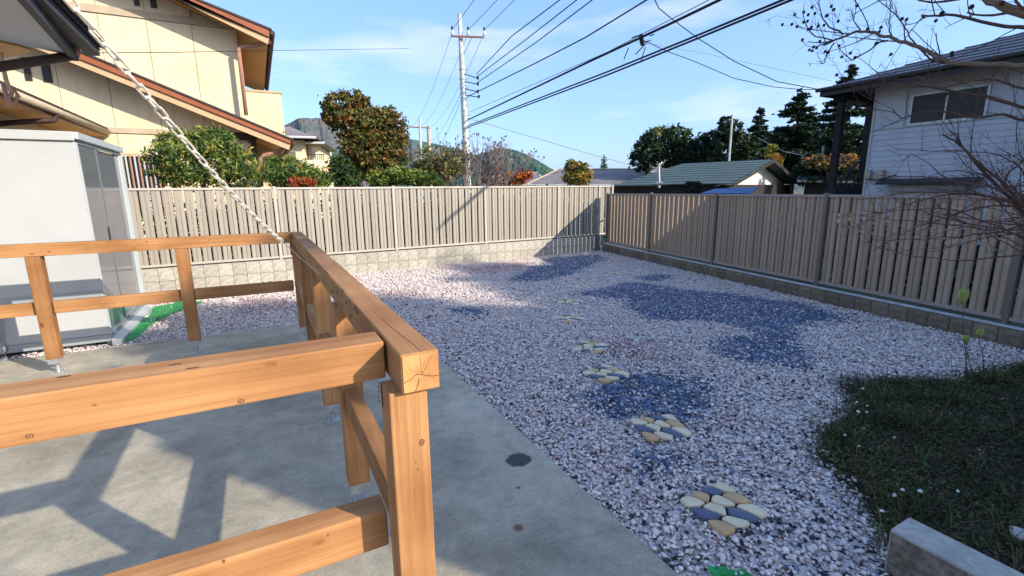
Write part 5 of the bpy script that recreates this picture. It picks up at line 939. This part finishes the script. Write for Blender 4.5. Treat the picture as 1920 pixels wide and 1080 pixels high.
def cable(pts, r, m, label, group, sag=0.0, ext=0.0):
    P_ = [Vector(p) for p in pts]
    if ext: P_.append(P_[-1] + (P_[-1] - P_[-2]) * ext)
    out_ = [P_[0]]
    for a, c in zip(P_[:-1], P_[1:]):
        for i in range(1, 13): t = i / 12; out_.append(a.lerp(c, t) - UP * (sag * 4 * t * (1 - t)))
    b = MB(); b.tube(out_, r, 5); return b.build('power_cable', M[m], label=label, cat='cable', group=group)
CG = 'cables running from the utility pole'
def zc(a, px1, h): return None
cable([(9.681, 21.961, 6.919), (8.575, 16.283, 6.919), (8.295, 12.76, 6.919)], .017, 'wire', 'uppermost of the three parallel black cables leaving the pole to the right', CG, 0, 1)
cable([(9.701, 21.952, 6.802), (9.149, 16.302, 6.872), (8.663, 12.435, 6.872)], .017, 'wire', 'middle of the three parallel black cables leaving the pole to the right', CG, 0, 1)
cable([(9.718, 21.945, 6.544), (9.146, 15.613, 6.591), (8.584, 11.594, 6.591)], .017, 'wire', 'lowest of the three parallel black cables leaving the pole to the right', CG, 0, 1)
cable([(9.288, 22.13, 5.927), (8.928, 15.241, 5.827), (8.894, 12.283, 5.877), (8.615, 9.503, 5.927)], .02, 'wire', 'single black cable meeting the top edge just left of the crossing cable', CG, 0, 1)
cable([(9.316, 22.118, 5.21), (8.826, 11.198, 5.21), (8.325, 7.401, 5.21)], .010, 'wireg', 'thin grey wire just above the spliced thick cable', CG, 0, 1)
cable([(9.26, 22.142, 4.872), (8.019, 10.868, 4.822), (7.873, 7.931, 4.872), (7.731, 6.633, 4.872)], .028, 'wire', 'thick black cable carrying a splice where the service wires branch off', CG, 0, 1)
cable([(9.253, 22.145, 4.605), (8.477, 10.733, 4.579), (8.342, 7.741, 4.629), (8.124, 5.606, 4.629)], .022, 'wire', 'upper of the two lowest thick cables sweeping to the upper right', CG, 0, 1)
cable([(9.251, 22.145, 4.532), (8.496, 10.753, 4.506), (8.313, 7.709, 4.556), (8.073, 5.529, 4.556)], .022, 'wire', 'lower of the two lowest thick cables sweeping to the upper right', CG, 0, 1)
cable([(9.447, 22.062, 4.896), (11.394, 22.253, 4.545), (13.519, 22.209, 4.106), (16.268, 22.172, 3.528), (19.052, 21.863, 2.928)], .018, 'wireg', 'grey cable falling from the pole to the green roof', CG)
cable([(8.139, 8.818, 5.762), (8.532, 8.998, 5.587), (9.084, 9.16, 5.501), (10.185, 9.311, 5.236), (11.533, 9.275, 4.835), (12.98, 9.009, 4.408), (14.187, 8.618, 4.244), (14.25, 8.5, 4.25)], .012, 'wire', 'drooping black service cable reaching the corner of the white house roof', 'service cables to the houses')
cable([(9.394, 10.38, 5.364), (10.093, 10.271, 5.158), (10.836, 10.081, 4.968), (12.021, 9.625, 4.525), (13.098, 9.189, 4.313), (13.828, 8.817, 4.236), (14.2, 8.52, 4.22)], .010, 'wire', 'shallow service cable from the splice to the white house', 'service cables to the houses')
cable([(19.517, 22.783, 9.814), (24.062, 21.096, 9.167), (27.782, 19.6, 8.468), (31.135, 18.072, 7.761)], .012, 'wireg', 'faint thin wire crossing behind the service cables', 'service cables to the houses')
cable([(-1.165, 5.375, 2.693), (-0.604, 6.472, 3.023), (0.327, 7.993, 3.511), (1.65, 9.863, 4.13), (3.426, 11.5, 4.753)], .0035, 'wire', 'fine dark wire running level from the cream house wall into the sky', 'service cables to the houses')
sp = MB(); c0 = Vector((8.127, 9.067, 4.872))
for i in range(7): q = c0 + Vector((random.uniform(-.3, .3), random.uniform(-.3, .3), random.uniform(-.12, .1))); sp.tube([q, q + Vector((random.uniform(-.25, .25), random.uniform(-.2, .2), random.uniform(-.3, .1)))], .014, 4)
sp.tube([c0 - Vector((.25, .25, 0)), c0 + Vector((.25, .25, .02))], .05, 6)
sp.build('cable_splice', M['wire'], label='dark cable splice with short loose ends on the thick cable', cat='cable splice')
# far pole and the lines to it
fp, fb = Vector((18.466, 59.186, 10.334)), Vector((18.29, 59.241, 2.487))
rfp = empty('utility_pole', (fb.x, fb.y, 0), 'distant small utility pole with crossarm, left of the tall concrete pole', 'utility pole')
b = MB(); b.tube([(fb.x, fb.y, 0), fp], [.2, .12], 8); b.build('shaft', M['pole'], rfp)
b = MB(); b.tube([(17.258, 59.55, 9.266), (19.572, 58.83, 9.17)], .09, 4); b.build('crossarm', M['rust'], rfp)
fp2 = Vector((20.651, 62.686, 9.925)); rf2 = empty('utility_pole', (fp2.x, fp2.y, 0), 'second distant pole, a short grey stub beside the first', 'utility pole'); b = MB(); b.tube([(fp2.x, fp2.y, 0), fp2], [.3, .22], 8); b.build('shaft', M['bandm'], rf2)
for (a, c, lab) in [((8.635, 22.178, 8.659), (17.387, 59.512, 9.391), 'leftmost of the three wires from the crossarm to the distant pole'), ((9.308, 21.904, 8.672), (18.484, 59.181, 9.406), 'middle of the three wires from the crossarm to the distant pole'), ((9.974, 21.609, 8.633), (19.455, 58.868, 9.293), 'rightmost of the three wires from the crossarm to the distant pole'), ((9.091, 22.212, 6.304), (19.763, 60.872, 7.991), 'upper of the two low wires toward the distant pole'), ((9.082, 22.215, 5.997), (20.094, 60.764, 6.819), 'lower of the two low wires toward the distant pole')]: cable([a, c], .011, 'wireg', lab, 'wires between the two poles', .9)
for (a, px, lab) in [((8.638, 22.177, 8.748), (8.138, 18.44, 8.748), 'leftmost thin wire rising from the crossarm to the top edge'), ((9.31, 21.903, 8.762), (8.962, 18.083, 8.762), 'middle thin wire rising from the crossarm to the top edge'), ((9.977, 21.608, 8.768), (9.559, 17.812, 8.768), 'rightmost thin wire rising from the crossarm to the top edge')]: cable([a, px], .013, 'wireg', lab, CG, 0, 1)
for (t_, b2, r_, lab) in [((28.126, 22.47, 6.274), (28.138, 22.456, 3.398), 0.07, 'white mast standing behind the green roof'), ((32.846, 19.109, 4.556), (32.852, 19.098, 2.681), 0.08, 'short white pole beside the veranda posts')]:
    b = MB(); b.tube([(b2[0], b2[1], 0), b2, t_], r_, 8); b.build('mast', M['pole'], label=lab, cat='pole')
cable([(33.941, 24.739, 5.28), (33.335, 22.108, 4.059), (33.198, 20.467, 3.655), (32.873, 19.062, 3.722)], .02, 'white', 'white cable slung from the conifers to the short pole', 'service cables to the houses')

# ================= bare crape myrtle on the right =================
rtr = empty('bare_crape_myrtle', (3.66, 0.55, 0.02), 'leafless branching tree with dark seed capsules reaching in from the right edge', 'tree')
b = MB(); T0 = Vector((3.66, .55, 0)); b.tube([T0, T0 + Vector((-.02, 0, .7)), T0 + Vector((.02, .02, 1.4)), T0 + Vector((0, 0, 2.2)), T0 + Vector((.1, 0, 2.9))], [.075, .065, .055, .04, .02], 10); b.build('trunk', M['barkp'], rtr, smooth=True)
LIMBS = [([(3.387, 0.883, 2.023), (3.296, 1.018, 2.102), (3.211, 1.117, 2.125), (3.156, 1.264, 2.156), (3.137, 1.312, 2.195), (3.117, 1.359, 2.24), (3.084, 1.431, 2.284), (3.067, 1.514, 2.33), (3.066, 1.582, 2.369), (3.037, 1.636, 2.39), (3.052, 1.713, 2.396), (3.022, 1.765, 2.373), (2.994, 1.813, 2.356)], 0.013), ([(3.043, 1.728, 2.4), (3.005, 1.794, 2.452), (2.982, 1.833, 2.516), (2.971, 1.851, 2.598)], 0.005), ([(3.023, 1.763, 2.375), (2.971, 1.85, 2.406), (2.945, 1.892, 2.476), (2.93, 1.914, 2.555), (2.933, 1.91, 2.594)], 0.004), ([(3.036, 1.638, 2.391), (3.018, 1.671, 2.446), (3.01, 1.686, 2.514)], 0.004), ([(3.094, 1.525, 2.317), (3.077, 1.56, 2.316), (3.104, 1.618, 2.296), (3.071, 1.678, 2.256), (3.056, 1.707, 2.283), (3.027, 1.757, 2.354)], 0.005), ([(3.024, 1.762, 2.361), (3.008, 1.789, 2.315), (3.003, 1.797, 2.258), (2.993, 1.815, 2.255), (2.981, 1.834, 2.322)], 0.004), ([(3.38, 0.908, 2.199), (3.242, 1.026, 2.262), (3.216, 1.104, 2.29), (3.129, 1.197, 2.337), (3.095, 1.281, 2.374), (3.067, 1.347, 2.384), (3.057, 1.371, 2.397)], 0.01), ([(2.513, 0.668, 2.072), (2.379, 0.767, 2.125), (2.362, 0.82, 2.157), (2.344, 0.869, 2.197), (2.314, 0.946, 2.247)], 0.02), ([(3.394, 0.856, 1.832), (3.256, 0.978, 1.904), (3.237, 1.041, 1.939), (3.205, 1.134, 1.986), (3.17, 1.229, 2.015), (3.13, 1.328, 2.052), (3.094, 1.41, 2.091), (3.056, 1.491, 2.089)], 0.009), ([(3.201, 0.8, 1.77), (3.067, 0.913, 1.831), (3.043, 0.99, 1.867), (3.015, 1.072, 1.863), (2.981, 1.163, 1.892), (2.951, 1.237, 1.913), (2.93, 1.287, 1.896), (2.912, 1.328, 1.885), (2.895, 1.363, 1.933)], 0.007), ([(3.099, 0.798, 1.917), (3.062, 0.931, 1.963), (3.031, 1.026, 2.019), (3.001, 1.11, 2.032), (2.969, 1.194, 2.01), (2.928, 1.292, 2.073), (2.894, 1.367, 2.072)], 0.006), ([(3.403, 0.818, 1.276), (3.276, 0.91, 1.404), (3.261, 0.962, 1.471), (3.194, 1.01, 1.549), (3.126, 1.058, 1.631), (3.105, 1.119, 1.719), (3.087, 1.165, 1.773), (3.068, 1.215, 1.803)], 0.01), ([(3.402, 0.823, 1.314), (3.178, 0.888, 1.44), (3.154, 0.97, 1.551), (3.129, 1.049, 1.633), (3.102, 1.127, 1.725), (3.092, 1.154, 1.773), (3.09, 1.158, 1.803)], 0.008), ([(3.151, 0.979, 1.556), (3.154, 0.97, 1.593), (3.161, 0.947, 1.636), (3.168, 0.925, 1.664)], 0.005), ([(3.149, 1.283, 2.16), (3.128, 1.333, 2.184), (3.103, 1.389, 2.256), (3.081, 1.437, 2.337), (3.064, 1.474, 2.409), (3.041, 1.52, 2.47), (3.012, 1.577, 2.535)], 0.005), ([(3.074, 1.499, 2.321), (3.049, 1.505, 2.377), (3.047, 1.509, 2.455), (3.046, 1.511, 2.519)], 0.004)]
gt = random.Random(77); caps = []
def bend(pts, n=3):
    o = []
    for a, c in zip(pts[:-1], pts[1:]):
        for i in range(n): o.append(a.lerp(c, i / n))
    o.append(pts[-1]); return [p + Vector((gt.uniform(-1, 1), gt.uniform(-1, 1), gt.uniform(-1, 1))) * .004 for p in o]
VW = Vector((.886, -.464, 0)); FW = Vector((.453, .869, -.2))
def side_twigs(pts, r, mb, lev, n, ln):
    for k_ in range(n):
        i = gt.randrange(1, len(pts)); p = pts[i]; t = (pts[i] - pts[i - 1]).normalized()
        d = (t * gt.uniform(.1, .9) + VW * gt.uniform(-.8, .5) + UP * gt.uniform(-.7, 1.2) + FW * gt.uniform(-.4, .4)).normalized(); L_ = ln * gt.uniform(.4, 1.3); q = [p]; cv = Vector((gt.uniform(-.3, .3), gt.uniform(-.3, .3), gt.uniform(-.1, .45)))
        for s_ in range(5): d = (d + cv * .35 + Vector((gt.uniform(-.12, .12), gt.uniform(-.12, .12), gt.uniform(-.12, .12)))).normalized(); q.append(q[-1] + d * L_ / 5)
        rr = max(.0011, r * .38); mb.tube(q, [rr, rr * .9, rr * .8, rr * .7, rr * .6, rr * .5], 4, cap=False)
        if gt.random() < .35: caps.append(q[-1])
        if lev > 0: side_twigs(q, rr, mb, lev - 1, gt.choice((1, 2, 3)), L_ * .5)
for pts, r in LIMBS:
    P_ = bend([Vector(p) for p in pts]); n = len(P_); b = MB(); b.tube(P_, [r * (1 - .68 * i / n) for i in range(n)], 6)
    lb2 = b.build('branch', M['twig'] if r < .011 else M['bark'], rtr); b = MB(); side_twigs(P_, r * .7, b, 2, int(3 + n * .26), .26 if r > .006 else .13); b.build('twigs', M['twig'], lb2, kind='stuff')
# the low thicket of whippy shoots at fence height
tb = MB(); o0 = Vector((3.309, 0.781, 1.359)); LW = []
for k_ in range(38):
    tgt = gt.choice((0, 0, 1)); e = [Vector(v) for v in [(2.896, 1.361, 1.454), (2.934, 1.277, 1.601), (2.974, 1.18, 1.416), (2.837, 1.25, 1.365), (3.186, 1.188, 1.679), (3.132, 1.039, 1.338), (2.92, 1.308, 1.708), (3.076, 1.194, 1.546), (3.237, 1.041, 1.672)]][gt.randrange(9)]
    e = e + VW * gt.uniform(-.12, .2) + UP * gt.uniform(-.12, .1) + FW * gt.uniform(-.3, .3); s_ = o0 + UP * gt.uniform(-.14, .12) + FW * gt.uniform(-.15, .15); pts = []
    arc = gt.uniform(-.10, .16); m_ = 9
    for i in range(m_ + 1): t = i / m_; pts.append(s_.lerp(e, t) + UP * (arc * math.sin(t * math.pi)) + Vector((gt.uniform(-1, 1), gt.uniform(-1, 1), gt.uniform(-1, 1))) * .008)
    rr = gt.uniform(.0028, .0058); tb.tube(pts, [rr * (1 - .7 * i / m_) for i in range(m_ + 1)], 4, cap=False); LW.append((pts, rr))
tbo = tb.build('low_shoots', mat('reddish_shoot', (0.115, 0.055, 0.04), .7, .3, 20), rtr); b = MB()
for pts, rr in LW: side_twigs(pts[2:], rr * .8, b, 1, 4, .16)
b.build('twigs', M['twig'], tbo, kind='stuff')
b = MB()
for p in caps[:150]:
    if gt.random() < .45: b.obox(p, VW, FW, UP, .005, .005, .006); b.obox(p, (VW + UP).normalized(), FW, (UP - VW).normalized(), .005, .005, .005)
b.build('seed_capsules', M['pod'], rtr, kind='stuff')

# ================= lawn patch =================
b = MB(); g = random.Random(4); P_ = []
Q = [(x, y) for x, y in GRASS]; c = (4.0, -0.3); rings = []
for k_, f_ in enumerate((1.0, .93, .8, .55, .25)):
    ring = []
    for (x, y), (x2, y2) in zip(Q, Q[1:] + Q[:1]):
        for s_ in range(5): xx, yy = x + (x2 - x) * s_ / 5, y + (y2 - y) * s_ / 5; ring.append((c[0] + (xx - c[0]) * f_ + g.uniform(-.02, .02), c[1] + (yy - c[1]) * f_ + g.uniform(-.02, .02), (-.004, .010, .012, .012, .012)[k_] + (g.uniform(-.006, .010) if k_ else 0)))
    rings.append(ring)
n = len(rings[0]); V = [p for r_ in rings for p in r_] + [(c[0], c[1], .012)]; F = [(r_ * n + i, r_ * n + (i + 1) % n, (r_ + 1) * n + (i + 1) % n, (r_ + 1) * n + i) for r_ in range(4) for i in range(n)] + [(4 * n + i, 4 * n + (i + 1) % n, 5 * n) for i in range(n)]
b.add(V, F); b.build('soil_bed', M['soil'], smooth=True, kind='structure')
g = np.random.default_rng(9); n = 150000; P = np.stack([g.uniform(2.1, 6.3, n), g.uniform(-.9, 2.1, n)], 1)
cl = np.sin(P[:, 0] * 6 + 2 * np.sin(P[:, 1] * 4)) * np.sin(P[:, 1] * 7 + 2 * np.sin(P[:, 0] * 3)); ok = inside(P + g.normal(size=P.shape) * .065, GRASS) & (g.random(n) < .62 + .45 * cl); ok &= ~((P[:, 0] < 2.3) & (P[:, 1] < .82)); P = P[ok]; cl = cl[ok]; n = len(P)
h = g.uniform(.010, .045, n) * (1 + .5 * (cl > .3)); long_ = g.random(n) < .03; h[long_] *= 2.8; th = g.uniform(0, 6.283, n); ln = g.uniform(.3, 1.5, n) * h; wd = g.uniform(.0016, .0034, n)
dx, dy = np.cos(th), np.sin(th); z0 = .008
B0 = np.stack([P[:, 0] - dy * wd, P[:, 1] + dx * wd, np.full(n, z0)], 1); B1 = np.stack([P[:, 0] + dy * wd, P[:, 1] - dx * wd, np.full(n, z0)], 1)
Mx = P[:, 0] + dx * ln * .45; My = P[:, 1] + dy * ln * .45; M0 = np.stack([Mx - dy * wd * .8, My + dx * wd * .8, z0 + h * .75], 1); M1 = np.stack([Mx + dy * wd * .8, My - dx * wd * .8, z0 + h * .75], 1)
T0_ = np.stack([P[:, 0] + dx * ln - dy * wd * .1, P[:, 1] + dy * ln, z0 + h], 1); T1_ = T0_ + np.stack([dy * wd * .3, -dx * wd * .3, 0 * wd], 1)
V = np.stack([B0, B1, M1, M0, T1_, T0_], 1).reshape(-1, 3); i6 = 6 * np.arange(n); F = np.concatenate([np.stack([i6, i6 + 1, i6 + 2, i6 + 3], 1), np.stack([i6 + 3, i6 + 2, i6 + 4, i6 + 5], 1)])
mi = g.choice(3, n, p=[.38, .30, .32]); mi = np.where((cl < -.25) & (g.random(n) < .5), 2, mi)
np_mesh('lawn_grass', V, F, [LV['gr1'], LV['gr2'], LV['gr3']], np.concatenate([mi, mi]), kind='stuff', label='patch of dark rough grass growing beside the gravel', cat='grass')
n = 42000; P = np.stack([g.uniform(2.1, 6.2, n), g.uniform(-.9, 2.0, n)], 1); ok = inside(P + g.normal(size=P.shape) * .05, GRASS); ok &= ~((P[:, 0] < 2.3) & (P[:, 1] < .82)); P = P[ok]; n = len(P)
s_ = g.uniform(.005, .013, n); a = g.normal(size=(n, 3)) * [1, 1, .35]; a /= np.linalg.norm(a, axis=1)[:, None]; bb = np.cross(a, [0, 0, 1.]) + g.normal(size=(n, 3)) * .25; a *= s_[:, None]; bb *= s_[:, None] * .8; c3 = np.column_stack([P, g.uniform(.02, .06, n)])
np_mesh('clover_leaves', np.stack([c3 - a, c3 + bb, c3 + a, c3 - bb], 1).reshape(-1, 3), np.arange(4 * n).reshape(n, 4), [LV['gr2'], LV['gr1'], LV['gr4'], LV['gr3']], g.choice(4, n, p=[.42, .28, .20, .1]), kind='stuff', label='low clover and dead leaves spread through the grass', cat='clover')
fl = None; FLL = [('with two others close by the gravel edge', 0)]
spots = [(3.83, 1.74), (3.6, 1.65), (3.58, 1.59), (3.47, 1.55), (3.37, 1.55), (3.25, 1.45), (3.05, 1.46), (3.27, 1.27), (2.98, 1.32), (3.06, 1.56), (2.72, 1.01), (2.62, 0.97), (2.75, 0.94), (2.95, 0.88), (2.4, 0.93)]
labs = 'white clover flower head standing in the rough grass near the gravel'
for i, (x, y) in enumerate(spots):
    if fl is None:
        fl = empty('clover_flower', (x, y, .02), labs, 'flower', 'white clover flowers in the grass'); b = MB(); b.tube([(x, y, .02), (x + .004, y, .05), (x + .002, y + .003, .078)], .0014, 4); b.build('stem', LV['gr2'], fl)
        b = MB(); gg = random.Random(2)
        for k_ in range(26): u = gg.uniform(-.4, 1); a = gg.uniform(0, 6.28); rr = math.sqrt(1 - u * u); d = Vector((rr * math.cos(a), rr * math.sin(a), u)); q = Vector((x + .002, y + .003, .082)); b.tube([q + d * .003, q + d * .0092], [.0017, .0024], 4)
        b.build('flower_head', M['flower'], fl)
    else:
        r_ = fl.copy(); COL.objects.link(r_); r_.location = (x, y, .02 - random.uniform(0, .02)); r_.rotation_euler = (random.uniform(-.3, .3), random.uniform(-.3, .3), random.uniform(0, 6)); s_ = random.uniform(.75, 1.2); r_.scale = (s_, s_, s_)
        for c_ in fl.children: q = c_.copy(); COL.objects.link(q); q.parent = r_
# dry seed stalks with yellow-green pods
for k_, (base, tip, pods, lab) in enumerate([((4.972, 1.536, 0.0), (4.972, 1.653, 0.628), 3, 'tallest dry lily stalk with a cluster of long yellow-green pods'), ((4.957, 1.494, 0.0), (4.957, 1.584, 0.316), 2, 'middle bristly stalk with two small pods at the grass edge'), ((5.197, 1.502, 0.0), (5.197, 1.579, 0.334), 2, 'right-hand thin stalk with paired yellow pods at the grass edge')]):
    a, c = Vector(base), Vector(tip); r_ = empty('seed_stalk', tuple(a), lab, 'plant'); b = MB(); m_ = 8; pts = [a.lerp(c, i / m_) + Vector((random.uniform(-.006, .006), random.uniform(-.006, .006), 0)) for i in range(m_ + 1)]; b.tube(pts, [.0045 - .0003 * i for i in range(m_ + 1)], 5)
    for i in range(34): p = a.lerp(c, random.uniform(.05, .72)); d = Vector((random.uniform(-1, 1), random.uniform(-1, 1), random.uniform(-.2, .6))).normalized(); L_ = random.uniform(.015, .05) * (1.2 if k_ == 0 else .8); b.tube([p, p + d * L_, p + d * L_ * 1.3 + UP * .008], .0012, 3)
    b.build('stem', M['stalk'], r_)
    for i in range(pods + 1): off = VW * ((i - pods / 2) * .018); q = c + off; hl = .10 if k_ == 0 else .05; b = MB(); b.tube([c - UP * .02, q + UP * hl * .12, q + UP * hl * .5 + off * .3, q + UP * hl * .95 + off * .2, q + UP * hl * 1.1], [.002, .008, .010, .007, .001], 6); b.build('pod', M['podg'], r_, smooth=True)
b = MB(); vv = []; gg = random.Random(8)
o = pebble(*(2.842, 0.609), .05, .035, 20, 44, M['curb'], None, .03); o.name = 'garden_stone'; tag(o, 'pale garden stone half hidden in grass at the right edge', 'stone')

# ================= unseen house added behind the camera, shaped to cast the yard's shade =================
A_ = Vector((0.584, -0.811, 0)); E_ = Vector((0.811, 0.584, 0)); S0, S1 = 5.0, 11.0
ro = empty('unseen_shade_house', tuple(E_ * 3 + A_ * 8), 'unseen white gabled house added behind the photographer, shaped to shade the yard', 'house')
def Wp(p, s, z): v = E_ * p + A_ * s; return (v.x, v.y, z)
def gabled(prof, nm):
    b = MB(); b.prism([Wp(p, S0 + .4, z) for p, z in prof], A_ * (S1 - S0 - .8)); return b.build('wall', M['siding'], ro)
gabled([(1.9, 0), (4.6, 0), (4.6, 4.0), (3.3, 4.75), (1.9, 4.1)], 'wall'); gabled([(4.61, 0), (6.2, 0), (6.2, 3.35), (4.61, 3.35)], 'wall'); gabled([(6.21, 0), (10.6, 0), (10.6, 3.4), (8.5, 4.35), (6.6, 3.4), (6.21, 3.2)], 'wall')
for L_ in ([(1.5, 4.05), (3.3, 4.95)], [(3.3, 4.95), (5.0, 4.0)], [(6.2, 3.35), (8.45, 4.5)], [(8.45, 4.5), (10.9, 3.5)], [(4.62, 3.4), (6.25, 3.45)]):
    (p, z), (q, z2) = L_; b = MB(); b.prism([Wp(p, S0, z), Wp(q, S0, z2), Wp(q, S0, z2 + .1), Wp(p, S0, z + .1)], A_ * (S1 - S0)); b.build('roof', M['sroof'], ro)
b = MB(); b.prism([Wp(1.42, S0, 0), Wp(1.62, S0, 0), Wp(1.62, S0, 4.05), Wp(1.42, S0, 4.05)], A_ * .12); b.build('corner_post', M['brown'], ro)  # strip added where the left edge of the shade has to fall
b = MB(); b.prism([Wp(1.62, S0 + .3, 0), Wp(1.9, S0 + .3, 0), Wp(1.9, S0 + .3, 4.05), Wp(1.62, S0 + .3, 4.05)], A_ * .1); b.build('shade_screen', M['siding'], ro)  # added panel, keeps sun from passing beside that strip
for p in (2.4, 3.4): b = MB(); b.prism([Wp(p, S0 + .37, .1), Wp(p + .8, S0 + .37, .1), Wp(p + .8, S0 + .37, 2.1), Wp(p, S0 + .37, 2.1)], A_ * .02); b.build('window', M['win'], ro)

# unseen tree added behind that house; crown over the ridge softens the shade edge
def Wb(p, s, z, r, rz): v = Wp(p, s, z); return (v[0], v[1], v[2], r, r, rz)
tb_ = Wp(4.6, 11.8, 0); k_s = 0.487
tree('shade_softening_tree', 'unseen leafy tree added behind the photographer to soften the shade edge', 'tree', tb_[:2], [Wb(p, 11.8, z + 6.8 * k_s, r, rz) for p, z, r, rz in ((2.8, 4.65, .8, .55), (3.7, 4.9, .9, .6), (4.8, 4.3, .8, .75), (5.6, 3.3, .6, .5), (6.8, 3.6, .7, .5), (7.6, 4.1, .8, .6), (8.4, 4.6, .7, .5))], 15000, .075, ['g1', 'm3', 'y1'], 61, .2, limbs=14, shell=.35, clump=.22)
